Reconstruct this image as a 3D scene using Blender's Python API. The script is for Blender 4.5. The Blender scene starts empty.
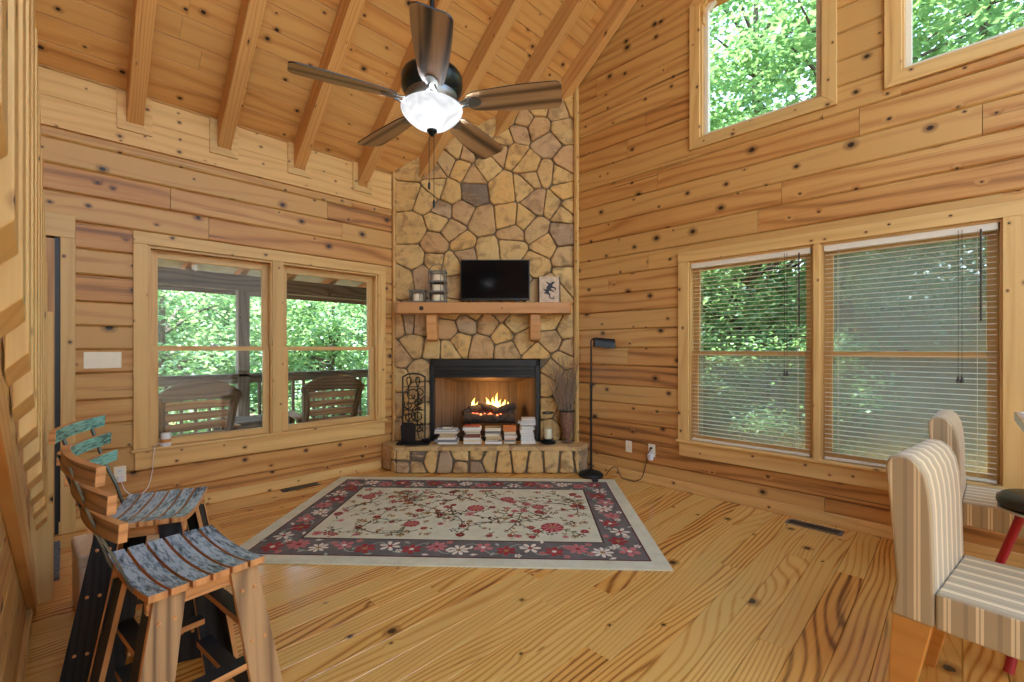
import bpy, bmesh, math, random
from mathutils import Vector, Matrix, Euler, noise as mnoise
R = random.Random(7)
PI = math.pi
S2 = math.sqrt(2)
COL = bpy.context.scene.collection
SC = bpy.context.scene

# ------------------------------------------------------------------ camera
cd = bpy.data.cameras.new('camera'); cam_o = bpy.data.objects.new('camera', cd); COL.objects.link(cam_o)
cam_o.location = (0, 0, 1.35); cam_o.rotation_euler = (PI/2, 0, -PI/4)
cd.sensor_width = 36.0; cd.lens = 447.5/1024*36; cd.shift_y = 8/1024
cd.clip_start = 0.02; cd.clip_end = 300
SC.camera = cam_o

# ------------------------------------------------------------------ sky, sun, exposure
w = bpy.data.worlds.new('sky'); SC.world = w; w.use_nodes = True
nt = w.node_tree; nt.nodes.clear()
out = nt.nodes.new('ShaderNodeOutputWorld'); bg = nt.nodes.new('ShaderNodeBackground')
geo = nt.nodes.new('ShaderNodeTexCoord'); sp = nt.nodes.new('ShaderNodeSeparateXYZ'); ramp = nt.nodes.new('ShaderNodeValToRGB')
nt.links.new(geo.outputs['Generated'], sp.inputs[0]); nt.links.new(sp.outputs['Z'], ramp.inputs[0])
e = ramp.color_ramp.elements
e[0].position = 0.0; e[0].color = (0.70, 0.88, 1.0, 1)
e[1].position = 0.75; e[1].color = (0.36, 0.60, 1.0, 1)
nt.links.new(ramp.outputs[0], bg.inputs['Color']); bg.inputs['Strength'].default_value = 1.6
nt.links.new(bg.outputs[0], out.inputs[0])
sun = bpy.data.lights.new('sun', 'SUN'); sun.energy = 8.5; sun.angle = math.radians(1.0); sun.color = (.93, .98, 1.0)
so = bpy.data.objects.new('sun', sun); COL.objects.link(so)
so.rotation_euler = Vector((-0.12, -0.45, -1.0)).to_track_quat('-Z', 'Y').to_euler()
so.location = (3, 9, 20)
SC.view_settings.view_transform = 'Standard'; SC.view_settings.look = 'None'
SC.view_settings.gamma = 1.0; SC.view_settings.use_curve_mapping = False
SC.view_settings.exposure = 1.6
SC.cycles.max_bounces = 10; SC.cycles.diffuse_bounces = 6; SC.cycles.transparent_max_bounces = 16
SC.cycles.sample_clamp_indirect = 6.0
SC.cycles.caustics_reflective = False; SC.cycles.caustics_refractive = False

# ------------------------------------------------------------------ materials
def srgb(r, g, b):
    f = lambda c: (c/255/12.92) if c/255 <= .04045 else ((c/255+.055)/1.055)**2.4
    return (f(r), f(g), f(b), 1)

class NT:
    def __init__(s, name):
        s.m = bpy.data.materials.new(name); s.m.use_nodes = True
        s.t = s.m.node_tree; s.t.nodes.clear()
        s.out = s.t.nodes.new('ShaderNodeOutputMaterial')
    def n(s, typ, **kw):
        nd = s.t.nodes.new('ShaderNode'+typ)
        for k, v in kw.items(): setattr(nd, k, v)
        return nd
    def set(s, sock, v):
        if isinstance(v, bpy.types.NodeSocket): s.t.links.new(v, sock)
        elif v is not None: sock.default_value = v
    def math(s, op, a, b=None, c=None, clamp=False):
        nd = s.n('Math', operation=op, use_clamp=clamp)
        for i, v in enumerate((a, b, c)):
            if v is not None: s.set(nd.inputs[i], v)
        return nd.outputs[0]
    def mix(s, f, a, b, mode='MIX'):
        nd = s.n('MixRGB', blend_type=mode)
        s.set(nd.inputs[0], f); s.set(nd.inputs[1], a); s.set(nd.inputs[2], b)
        return nd.outputs[0]
    def comb(s, x, y, z):
        nd = s.n('CombineXYZ')
        for i, v in enumerate((x, y, z)): s.set(nd.inputs[i], v)
        return nd.outputs[0]
    def noise(s, vec, scale, detail=3, rough=.55, dist=0):
        nd = s.n('TexNoise'); s.set(nd.inputs['Vector'], vec)
        nd.inputs['Scale'].default_value = scale; nd.inputs['Detail'].default_value = detail
        nd.inputs['Roughness'].default_value = rough; nd.inputs['Distortion'].default_value = dist
        return nd.outputs[0]
    def ramp(s, f, stops):
        nd = s.n('ValToRGB'); s.set(nd.inputs[0], f); el = nd.color_ramp.elements
        while len(el) < len(stops): el.new(.5)
        for i, (p, c) in enumerate(stops):
            el[i].position = p; el[i].color = c if len(c) == 4 else (*c, 1)
        return nd.outputs[0]
    def rnd(s):
        nd = s.n('Attribute', attribute_name='rnd'); return nd.outputs['Fac']
    def uv(s):
        nd = s.n('UVMap', uv_map='UVMap'); sp = s.n('SeparateXYZ'); s.t.links.new(nd.outputs[0], sp.inputs[0])
        return sp.outputs[0], sp.outputs[1]
    def obj(s):
        return s.n('TexCoord').outputs['Object']
    def smooth(s, v, a, b):
        nd = s.n('MapRange', interpolation_type='SMOOTHSTEP'); s.set(nd.inputs[0], v)
        s.set(nd.inputs[1], a); s.set(nd.inputs[2], b); return nd.outputs[0]
    def bsdf(s, color, rough=.5, bump=None, bstr=.3, bdist=.005, **kw):
        b = s.n('BsdfPrincipled'); s.set(b.inputs['Base Color'], color); s.set(b.inputs['Roughness'], rough)
        for k, v in kw.items(): s.set(b.inputs[k.replace('_', ' ')], v)
        if bump is not None:
            bp = s.n('Bump'); bp.inputs['Strength'].default_value = bstr; bp.inputs['Distance'].default_value = bdist
            s.set(bp.inputs['Height'], bump); s.t.links.new(bp.outputs[0], b.inputs['Normal'])
        return b.outputs[0]
    def done(s, shader):
        s.t.links.new(shader, s.out.inputs['Surface']); return s.m

def wood(name, light, mid, dark, knot=.5, kscale=2.6, rough=.5, spec=.35, ring=9.0, ringamt=.5, var=.5, coat=0, bstr=.15, warpamt=.35, kmax=.014, streak=.3, crack=0):
    t = NT(name); u, v = t.uv(); r = t.rnd()
    uo = t.math('MULTIPLY_ADD', r, 53.7, u); vo = t.math('MULTIPLY_ADD', r, 17.3, v); zo = t.math('MULTIPLY', r, 91.0)
    # knots, one candidate for each cell
    vor = t.n('TexVoronoi', voronoi_dimensions='2D', feature='F1'); vor.inputs['Scale'].default_value = kscale
    t.set(vor.inputs['Vector'], t.comb(t.math('MULTIPLY', uo, .8), vo, 0))
    sc = t.n('SeparateColor'); t.t.links.new(vor.outputs['Color'], sc.inputs[0])
    wob = t.noise(t.comb(uo, vo, zo), 30, 2)
    d = t.math('ADD', vor.outputs['Distance'], t.math('MULTIPLY', t.math('SUBTRACT', wob, .5), .03))
    has = t.math('GREATER_THAN', sc.outputs[0], 1-knot)
    rad = t.math('MULTIPLY_ADD', t.math('POWER', sc.outputs[1], 2.0), kmax*kscale*.8, .006*kscale)
    core = t.math('MULTIPLY', has, t.smooth(d, rad, t.math('MULTIPLY', rad, .6)))
    halo = t.math('MULTIPLY', has, t.smooth(d, t.math('MULTIPLY', rad, 2.4), rad))
    # growth rings that swell round the knots
    warp = t.noise(t.comb(t.math('MULTIPLY', uo, .55), t.math('MULTIPLY', vo, 2.6), zo), 1.0, 1.0)
    ph = t.math('ADD', t.math('MULTIPLY', vo, ring), t.math('MULTIPLY', warp, ring*warpamt))
    ph = t.math('ADD', ph, t.math('MULTIPLY', t.math('MULTIPLY', has, t.smooth(d, .16, .0)), .45))
    sn = t.math('MULTIPLY_ADD', t.math('SINE', t.math('MULTIPLY', ph, 6.283)), .5, .5)
    sn = t.math('POWER', sn, 2.5)
    fine = t.noise(t.comb(t.math('MULTIPLY', uo, 2.0), t.math('MULTIPLY', vo, 70), zo), 1.0, 4, .7)
    blot = t.noise(t.comb(t.math('MULTIPLY', uo, 1.1), t.math('MULTIPLY', vo, 5), zo), 1.0, 3)
    wn = t.n('TexWhiteNoise', noise_dimensions='1D'); t.set(wn.inputs['W'], t.math('MULTIPLY', r, 917.0))
    g = t.math('ADD', t.math('MULTIPLY', sn, ringamt), t.math('MULTIPLY', t.math('SUBTRACT', fine, .4), .55))
    g = t.math('ADD', g, t.math('MULTIPLY', t.math('SUBTRACT', blot, .5), .6))
    stk = t.noise(t.comb(t.math('MULTIPLY', uo, .9), t.math('MULTIPLY', vo, 26), zo), 1.0, 2)
    g = t.math('ADD', g, t.math('MULTIPLY', t.smooth(stk, .58, .78), streak))
    g = t.math('ADD', g, t.math('MULTIPLY', t.math('SUBTRACT', wn.outputs[0], .5), var), clamp=True)
    c = t.ramp(g, [(0, light), (.5, mid), (1, dark)])
    if crack:
        ck = t.noise(t.comb(t.math('MULTIPLY', uo, .5), t.math('MULTIPLY', vo, 34), t.math('ADD', zo, 5.0)), 1.0, 1)
        c = t.mix(t.math('MULTIPLY', t.smooth(ck, .70, .76), crack), c, (.05, .028, .014, 1))
    c = t.mix(t.math('MULTIPLY', halo, .55), c, dark)
    c = t.mix(core, c, (.028, .014, .008, 1))
    hs = t.n('HueSaturation'); t.set(hs.inputs['Color'], c)
    t.set(hs.inputs['Value'], t.math('MULTIPLY_ADD', wn.outputs[0], .24, .88)); hs.inputs['Saturation'].default_value = 1.0
    return t.done(t.bsdf(hs.outputs[0], rough, bump=t.math('ADD', t.math('MULTIPLY', sn, -.5), fine), bstr=bstr, bdist=.002,
                         Specular_IOR_Level=spec, Coat_Weight=coat, Coat_Roughness=.16))

def plain(name, col, rough=.5, metal=0, nz=0, nscale=20, **kw):
    t = NT(name); c = col if len(col) == 4 else (*col, 1)
    if nz:
        f = t.noise(t.obj(), nscale, 4)
        c2 = tuple(x*(1-nz) for x in c[:3])+(1,); c3 = tuple(min(1, x*(1+nz)) for x in c[:3])+(1,)
        col_ = t.ramp(f, [(.3, c2), (.7, c3)])
        return t.done(t.bsdf(col_, rough, bump=f, bstr=.15, Metallic=metal, **kw))
    return t.done(t.bsdf(c, rough, Metallic=metal, **kw))

def glass(name, tint=(1, 1, 1, 1), refl=1.0, rough=0.0):
    t = NT(name); tr = t.n('BsdfTransparent'); tr.inputs[0].default_value = tint
    gl = t.n('BsdfGlossy'); gl.inputs['Roughness'].default_value = rough
    lw = t.n('LayerWeight'); lw.inputs[0].default_value = .5
    fac = t.math('MULTIPLY_ADD', t.math('POWER', lw.outputs['Facing'], 5.0), .9, .04)
    mx = t.n('MixShader'); t.set(mx.inputs[0], t.math('MULTIPLY', fac, refl, clamp=True))
    t.t.links.new(tr.outputs[0], mx.inputs[1]); t.t.links.new(gl.outputs[0], mx.inputs[2])
    return t.done(mx.outputs[0])

def emit(name, col, s):
    t = NT(name); em = t.n('Emission'); em.inputs[0].default_value = (*col[:3], 1); em.inputs[1].default_value = s
    return t.done(em.outputs[0])

M = {}
M['pine'] = wood('knotty_pine_log_siding', srgb(206, 161, 95), srgb(178, 124, 66), srgb(94, 56, 28), knot=.8, kscale=4.2, rough=.42, var=.85, ring=9, ringamt=.34, kmax=.022, streak=.25, crack=.75)
M['ceil'] = wood('pine_ceiling_boards', srgb(212, 164, 98), srgb(190, 136, 74), srgb(132, 82, 40), knot=.75, kscale=3.8, rough=.5, var=.55, ring=8, ringamt=.32, kmax=.018)
M['trim'] = wood('smooth_pine_trim', srgb(218, 180, 114), srgb(200, 156, 92), srgb(146, 100, 52), knot=.7, kscale=6.5, rough=.42, var=.25, ring=12, ringamt=.28, kmax=.008)
M['rafter'] = wood('rafter_pine', srgb(208, 160, 98), srgb(190, 138, 78), srgb(142, 94, 48), knot=.4, kscale=4, rough=.5, var=.3, ring=14, ringamt=.35)
M['floor'] = wood('varnished_pine_floor', srgb(228, 180, 98), srgb(204, 144, 66), srgb(112, 62, 24), knot=.5, kscale=3.2, rough=.22, spec=.5, ring=30, ringamt=.55, var=.75, coat=.45, bstr=.06, warpamt=.4, kmax=.024, streak=.5)
M['sash'] = wood('window_sash_pine', srgb(210, 172, 110), srgb(196, 152, 92), srgb(158, 114, 62), knot=.1, rough=.4, var=.2, ring=18, ringamt=.3)
M['cedar'] = wood('mantel_cedar', srgb(208, 154, 98), srgb(192, 136, 82), srgb(152, 102, 58), knot=.2, kscale=4, rough=.5, var=.15, ring=10, ringamt=.3)
M['stave'] = wood('oak_stave_tan', srgb(182, 144, 98), srgb(138, 106, 72), srgb(52, 42, 34), knot=.3, kscale=5, rough=.6, var=.5, ring=26, ringamt=.5, streak=.6)
M['staveedge'] = wood('oak_stave_cut_edge', srgb(214, 154, 94), srgb(190, 130, 76), srgb(140, 90, 50), knot=0, rough=.55, var=.3, ring=25)
M['legwood'] = wood('honey_wood_leg', srgb(214, 150, 74), srgb(200, 134, 60), srgb(176, 110, 46), knot=0, rough=.35, var=.1, ring=18, ringamt=.25)
M['fanwood'] = wood('weathered_fan_blade_wood', srgb(186, 160, 128), srgb(140, 118, 94), srgb(58, 50, 44), knot=.1, kscale=8, rough=.42, var=.2, ring=9, ringamt=.75, streak=.5)
M['greywood'] = wood('weathered_grey_deck_wood', srgb(134, 120, 104), srgb(104, 90, 76), srgb(62, 52, 44), knot=.3, rough=.8, var=.5, ring=20)
M['porchpine'] = wood('porch_pine', srgb(206, 150, 96), srgb(186, 130, 78), srgb(140, 92, 52), knot=.3, rough=.6, var=.3)
M['chairwood'] = wood('weathered_chair_slat_wood', srgb(188, 150, 116), srgb(152, 116, 86), srgb(92, 68, 50), knot=.2, rough=.7, var=.5, ring=20)
M['barkwood'] = wood('dark_log_frame_wood', srgb(120, 96, 74), srgb(88, 68, 52), srgb(48, 36, 28), knot=.3, rough=.75, var=.4, ring=20)
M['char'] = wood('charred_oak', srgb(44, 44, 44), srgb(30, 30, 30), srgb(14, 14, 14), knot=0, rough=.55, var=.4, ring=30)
M['black'] = plain('matte_black', (.012, .013, .013), .45)
M['iron'] = plain('black_wrought_iron', (.010, .011, .011), .5, .3, .3, 60)
M['steel'] = plain('dark_steel_strap', (.10, .095, .075), .38, .85, .25, 40)
M['bronze'] = plain('oil_rubbed_bronze', (.012, .016, .015), .28, .5)
M['pewter'] = plain('brushed_pewter', (.20, .21, .21), .35, .9)
M['chrome'] = plain('brushed_aluminium_edge', (.62, .63, .62), .28, 1)
M['almond'] = plain('almond_plastic', srgb(236, 228, 200), .35)
M['white'] = plain('white_plastic', (.78, .78, .76), .35)
M['slat'] = plain('blind_slat_ivory', srgb(226, 220, 200), .45)
M['cord'] = plain('blind_cord', srgb(205, 195, 170), .7)
M['darkcord'] = plain('black_cable', (.01, .01, .01), .5)
M['brownwand'] = plain('dark_brown_wand', srgb(52, 38, 26), .4)
M['vinyl'] = plain('black_vinyl', (.012, .016, .018), .28)
M['red'] = plain('red_painted_metal', srgb(168, 26, 34), .38)
M['cream'] = plain('cream_canvas', srgb(226, 214, 190), .85, 0, .08, 30)
M['candle'] = plain('cream_wax', srgb(240, 228, 196), .5, Subsurface_Weight=.2)
M['shade_in'] = plain('lamp_reflector_white', (.7, .7, .68), .5)
M['pane'] = glass('window_pane', (.97, .985, .975, 1), .45)
M['screenpane'] = glass('tinted_pane', (.80, .88, .86, 1), .9)
M['vessel'] = glass('clear_glass_vessel', (.98, .98, .97, 1), .7)
M['mortar'] = plain('mortar', srgb(112, 98, 78), .95, 0, .25, 40)
M['mat'] = plain('grey_blue_mat', srgb(96, 108, 122), .95, 0, .5, 60)
M['doorwood'] = wood('pine_door', srgb(198, 150, 98), srgb(180, 130, 78), srgb(140, 92, 50), knot=.2, rough=.45, var=.15)
M['soffit'] = plain('painted_porch_roof_boards', srgb(182, 184, 180), .7, 0, .1, 10)
M['litter'] = plain('leaf_litter_ground', srgb(128, 98, 66), .95, 0, .4, 3)
M['bark'] = plain('tree_bark', srgb(92, 78, 64), .95, 0, .4, 14)
M['tv'] = plain('tv_glossy_black', (.004, .004, .005), .1, Specular_IOR_Level=.10)
M['tvframe'] = plain('tv_bezel_black', (.008, .008, .008), .35)
M['greymetal'] = plain('galvanised_grey', srgb(120, 118, 110), .5, .4, .2, 40)
M['twig'] = plain('dry_twig', srgb(150, 128, 104), .9, 0, .3, 60)
M['vase'] = plain('mottled_brown_vase', srgb(126, 96, 78), .35, 0, .45, 30)
M['plaque'] = plain('mottled_tan_tile', srgb(206, 182, 150), .6, 0, .2, 25)
M['ember'] = emit('glowing_embers', (1, .17, .06), 1.6)
M['log'] = plain('charred_ceramic_log', srgb(74, 60, 46), .9, 0, .6, 22)
M['bulb'] = emit('lamp_bulb', (1, .97, .93), 3.5)

def mk_stave_paint(name, c1, c2, c3):
    t = NT(name); u, v = t.uv(); r = t.rnd()
    p = t.comb(t.math('MULTIPLY_ADD', r, 31.0, t.math('MULTIPLY', u, 20)), t.math('MULTIPLY', v, 110), t.math('MULTIPLY', r, 9))
    f = t.noise(p, 1.0, 5, .65, .6)
    g = t.noise(t.comb(t.math('MULTIPLY', u, 5), t.math('MULTIPLY_ADD', r, 20, t.math('MULTIPLY', v, 16)), r), 1.0, 3)
    h = t.math('ADD', f, t.math('MULTIPLY', t.math('SUBTRACT', g, .5), .5))
    c = t.ramp(h, [(.36, c3), (.44, c2), (.56, c1)])
    return t.done(t.bsdf(c, .45, bump=f, bstr=.4, bdist=.003, Specular_IOR_Level=.5))
M['blue'] = mk_stave_paint('worn_blue_grey_paint', srgb(172, 188, 196), srgb(104, 128, 142), srgb(38, 44, 48))
M['teal'] = mk_stave_paint('worn_turquoise_paint', srgb(132, 196, 184), srgb(92, 162, 152), srgb(58, 82, 74))

def mk_stone():
    t = NT('fieldstone'); r = t.rnd(); o = t.obj()
    wn = t.n('TexWhiteNoise', noise_dimensions='1D'); t.set(wn.inputs['W'], t.math('MULTIPLY', r, 713.0))
    base = t.ramp(r, [(0, srgb(222, 188, 124)), (.18, srgb(204, 172, 114)), (.36, srgb(216, 174, 106)), (.56, srgb(194, 164, 114)),
                      (.74, srgb(198, 158, 108)), (.88, srgb(186, 160, 126)), (.96, srgb(158, 134, 106)), (1, srgb(116, 104, 92))])
    off = t.n('VectorMath', operation='ADD'); t.set(off.inputs[0], o); t.set(off.inputs[1], t.comb(t.math('MULTIPLY', r, 40), t.math('MULTIPLY', r, 23), 0))
    n1 = t.noise(off.outputs[0], 7, 5, .6, .8); n2 = t.noise(off.outputs[0], 38, 4, .7)
    mp = t.n('Mapping'); t.set(mp.inputs[0], off.outputs[0]); mp.inputs['Scale'].default_value = (3, 3, 14)
    t.set(mp.inputs['Rotation'], t.comb(0, t.math('MULTIPLY', wn.outputs[0], 3.1), 0))
    n3 = t.noise(mp.outputs[0], 1.6, 4, .6, .5)
    c = t.mix(t.math('MULTIPLY', t.smooth(n1, .45, .72), .7), base, srgb(118, 90, 60))
    c = t.mix(t.math('MULTIPLY', t.smooth(n3, .52, .72), .5), c, srgb(214, 182, 132))
    c = t.mix(t.math('MULTIPLY', t.smooth(n2, .55, .8), .35), c, srgb(78, 60, 46))
    h = t.math('ADD', n1, t.math('MULTIPLY', n2, .35))
    return t.done(t.bsdf(c, .75, bump=h, bstr=.7, bdist=.02, Specular_IOR_Level=.25))
M['stone'] = mk_stone()

def mk_firebox():
    t = NT('firebox_refractory_panel'); u, v = t.uv()
    f = t.noise(t.comb(t.math('MULTIPLY', u, 26), t.math('MULTIPLY', v, 1.2), 0), 1.0, 3)
    c = t.ramp(f, [(.3, srgb(84, 64, 46)), (.7, srgb(138, 108, 78))])
    return t.done(t.bsdf(c, .8, bump=f, bstr=.3))
M['firebox'] = mk_firebox()

def mk_fabric():
    t = NT('striped_upholstery'); u, v = t.uv()
    def band(c, hw):
        d = t.math('ABSOLUTE', t.math('SUBTRACT', t.math('FRACT', t.math('DIVIDE', u, .078)), c))
        return t.math('LESS_THAN', d, hw)
    s1 = t.math('MAXIMUM', band(.42, .05), band(.56, .05)); s2 = band(.04, .10)
    f = t.noise(t.comb(t.math('MULTIPLY', u, 500), t.math('MULTIPLY', v, 500), 0), 1.0, 2)
    c = t.mix(s2, srgb(182, 160, 122), srgb(166, 146, 112)); c = t.mix(s1, c, srgb(234, 212, 166))
    return t.done(t.bsdf(c, .75, bump=f, bstr=.08, Sheen_Weight=.35, Sheen_Roughness=.4, Specular_IOR_Level=.3))
M['fabric'] = mk_fabric()

def mk_leaf(name, a, b, c_):
    t = NT(name); r = t.rnd()
    c = t.ramp(r, [(0, a), (.55, b), (1, c_)])
    d = t.n('BsdfPrincipled'); t.set(d.inputs['Base Color'], c); d.inputs['Roughness'].default_value = .45
    tr = t.n('BsdfTranslucent'); t.set(tr.inputs[0], t.mix(.4, c, srgb(174, 204, 112)))
    mx = t.n('MixShader'); mx.inputs[0].default_value = .5
    t.t.links.new(d.outputs[0], mx.inputs[1]); t.t.links.new(tr.outputs[0], mx.inputs[2])
    return t.done(mx.outputs[0])
M['leaf'] = mk_leaf('green_leaves', srgb(90, 128, 86), srgb(128, 166, 114), srgb(186, 206, 152))
M['leafd'] = mk_leaf('deep_green_leaves', srgb(82, 124, 80), srgb(114, 156, 100), srgb(164, 194, 126))

def mk_screen():
    t = NT('insect_screen'); tr = t.n('BsdfTransparent'); df = t.n('BsdfDiffuse'); df.inputs[0].default_value = srgb(206, 224, 226)
    mx = t.n('MixShader'); mx.inputs[0].default_value = .27
    t.t.links.new(tr.outputs[0], mx.inputs[1]); t.t.links.new(df.outputs[0], mx.inputs[2])
    return t.done(mx.outputs[0])
M['screen'] = mk_screen()

def mk_bowl():
    t = NT('lit_alabaster_glass'); n1 = t.noise(t.obj(), 9, 3, .5, 1.5)
    c = t.ramp(n1, [(.35, (.62, .64, .66)), (.6, (.95, .95, .95))])
    em = t.n('Emission'); t.set(em.inputs[0], c); em.inputs[1].default_value = .33
    tl = t.n('BsdfTranslucent'); t.set(tl.inputs[0], t.mix(.995, c, (0, 0, 0, 1))); tr = t.n('BsdfTransparent')
    gl = t.bsdf((.3, .3, .3, 1), .25)
    m1 = t.n('MixShader'); m1.inputs[0].default_value = .13; t.t.links.new(tl.outputs[0], m1.inputs[1]); t.t.links.new(tr.outputs[0], m1.inputs[2])
    m2 = t.n('MixShader'); m2.inputs[0].default_value = .25; t.t.links.new(m1.outputs[0], m2.inputs[1]); t.t.links.new(gl, m2.inputs[2])
    ad = t.n('AddShader'); t.t.links.new(m2.outputs[0], ad.inputs[0]); t.t.links.new(em.outputs[0], ad.inputs[1])
    return t.done(ad.outputs[0])
M['bowl'] = mk_bowl()

def mk_flame():
    t = NT('gas_flame'); u, v = t.uv()
    c = t.ramp(v, [(0, (1, .93, .62)), (.45, (1, .72, .16)), (1, (.95, .38, .04))])
    em = t.n('Emission'); t.set(em.inputs[0], c); em.inputs[1].default_value = 2.8
    tr = t.n('BsdfTransparent'); mx = t.n('MixShader'); t.set(mx.inputs[0], t.math('MULTIPLY_ADD', v, -.65, .9))
    t.t.links.new(tr.outputs[0], mx.inputs[1]); t.t.links.new(em.outputs[0], mx.inputs[2])
    return t.done(mx.outputs[0])
M['flame'] = mk_flame()

def mk_rug(name, a, b):
    t = NT(name); f = t.noise(t.obj(), 160, 3, .7); g = t.noise(t.obj(), 9, 3)
    c = t.ramp(t.math('ADD', t.math('MULTIPLY', f, .6), t.math('MULTIPLY', g, .4)), [(.35, a), (.65, b)])
    return t.done(t.bsdf(c, .95, bump=f, bstr=.5, bdist=.004, Specular_IOR_Level=.1))
RUG = [mk_rug('rug_cream', srgb(196, 194, 160), srgb(222, 220, 190)), mk_rug('rug_border_grey', srgb(92, 88, 82), srgb(126, 120, 112)),
       mk_rug('rug_red', srgb(142, 46, 46), srgb(172, 76, 70)), mk_rug('rug_rose', srgb(186, 106, 104), srgb(206, 134, 126)),
       mk_rug('rug_ivory', srgb(218, 206, 180), srgb(234, 224, 202)), mk_rug('rug_olive', srgb(102, 104, 76), srgb(134, 130, 98)),
       mk_rug('rug_brown', srgb(70, 52, 48), srgb(96, 72, 62)), mk_rug('rug_gold', srgb(150, 116, 66), srgb(178, 142, 88)),
       mk_rug('rug_maroon', srgb(88, 36, 40), srgb(112, 54, 54)), mk_rug('rug_sage', srgb(150, 160, 140), srgb(176, 182, 160))]

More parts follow.
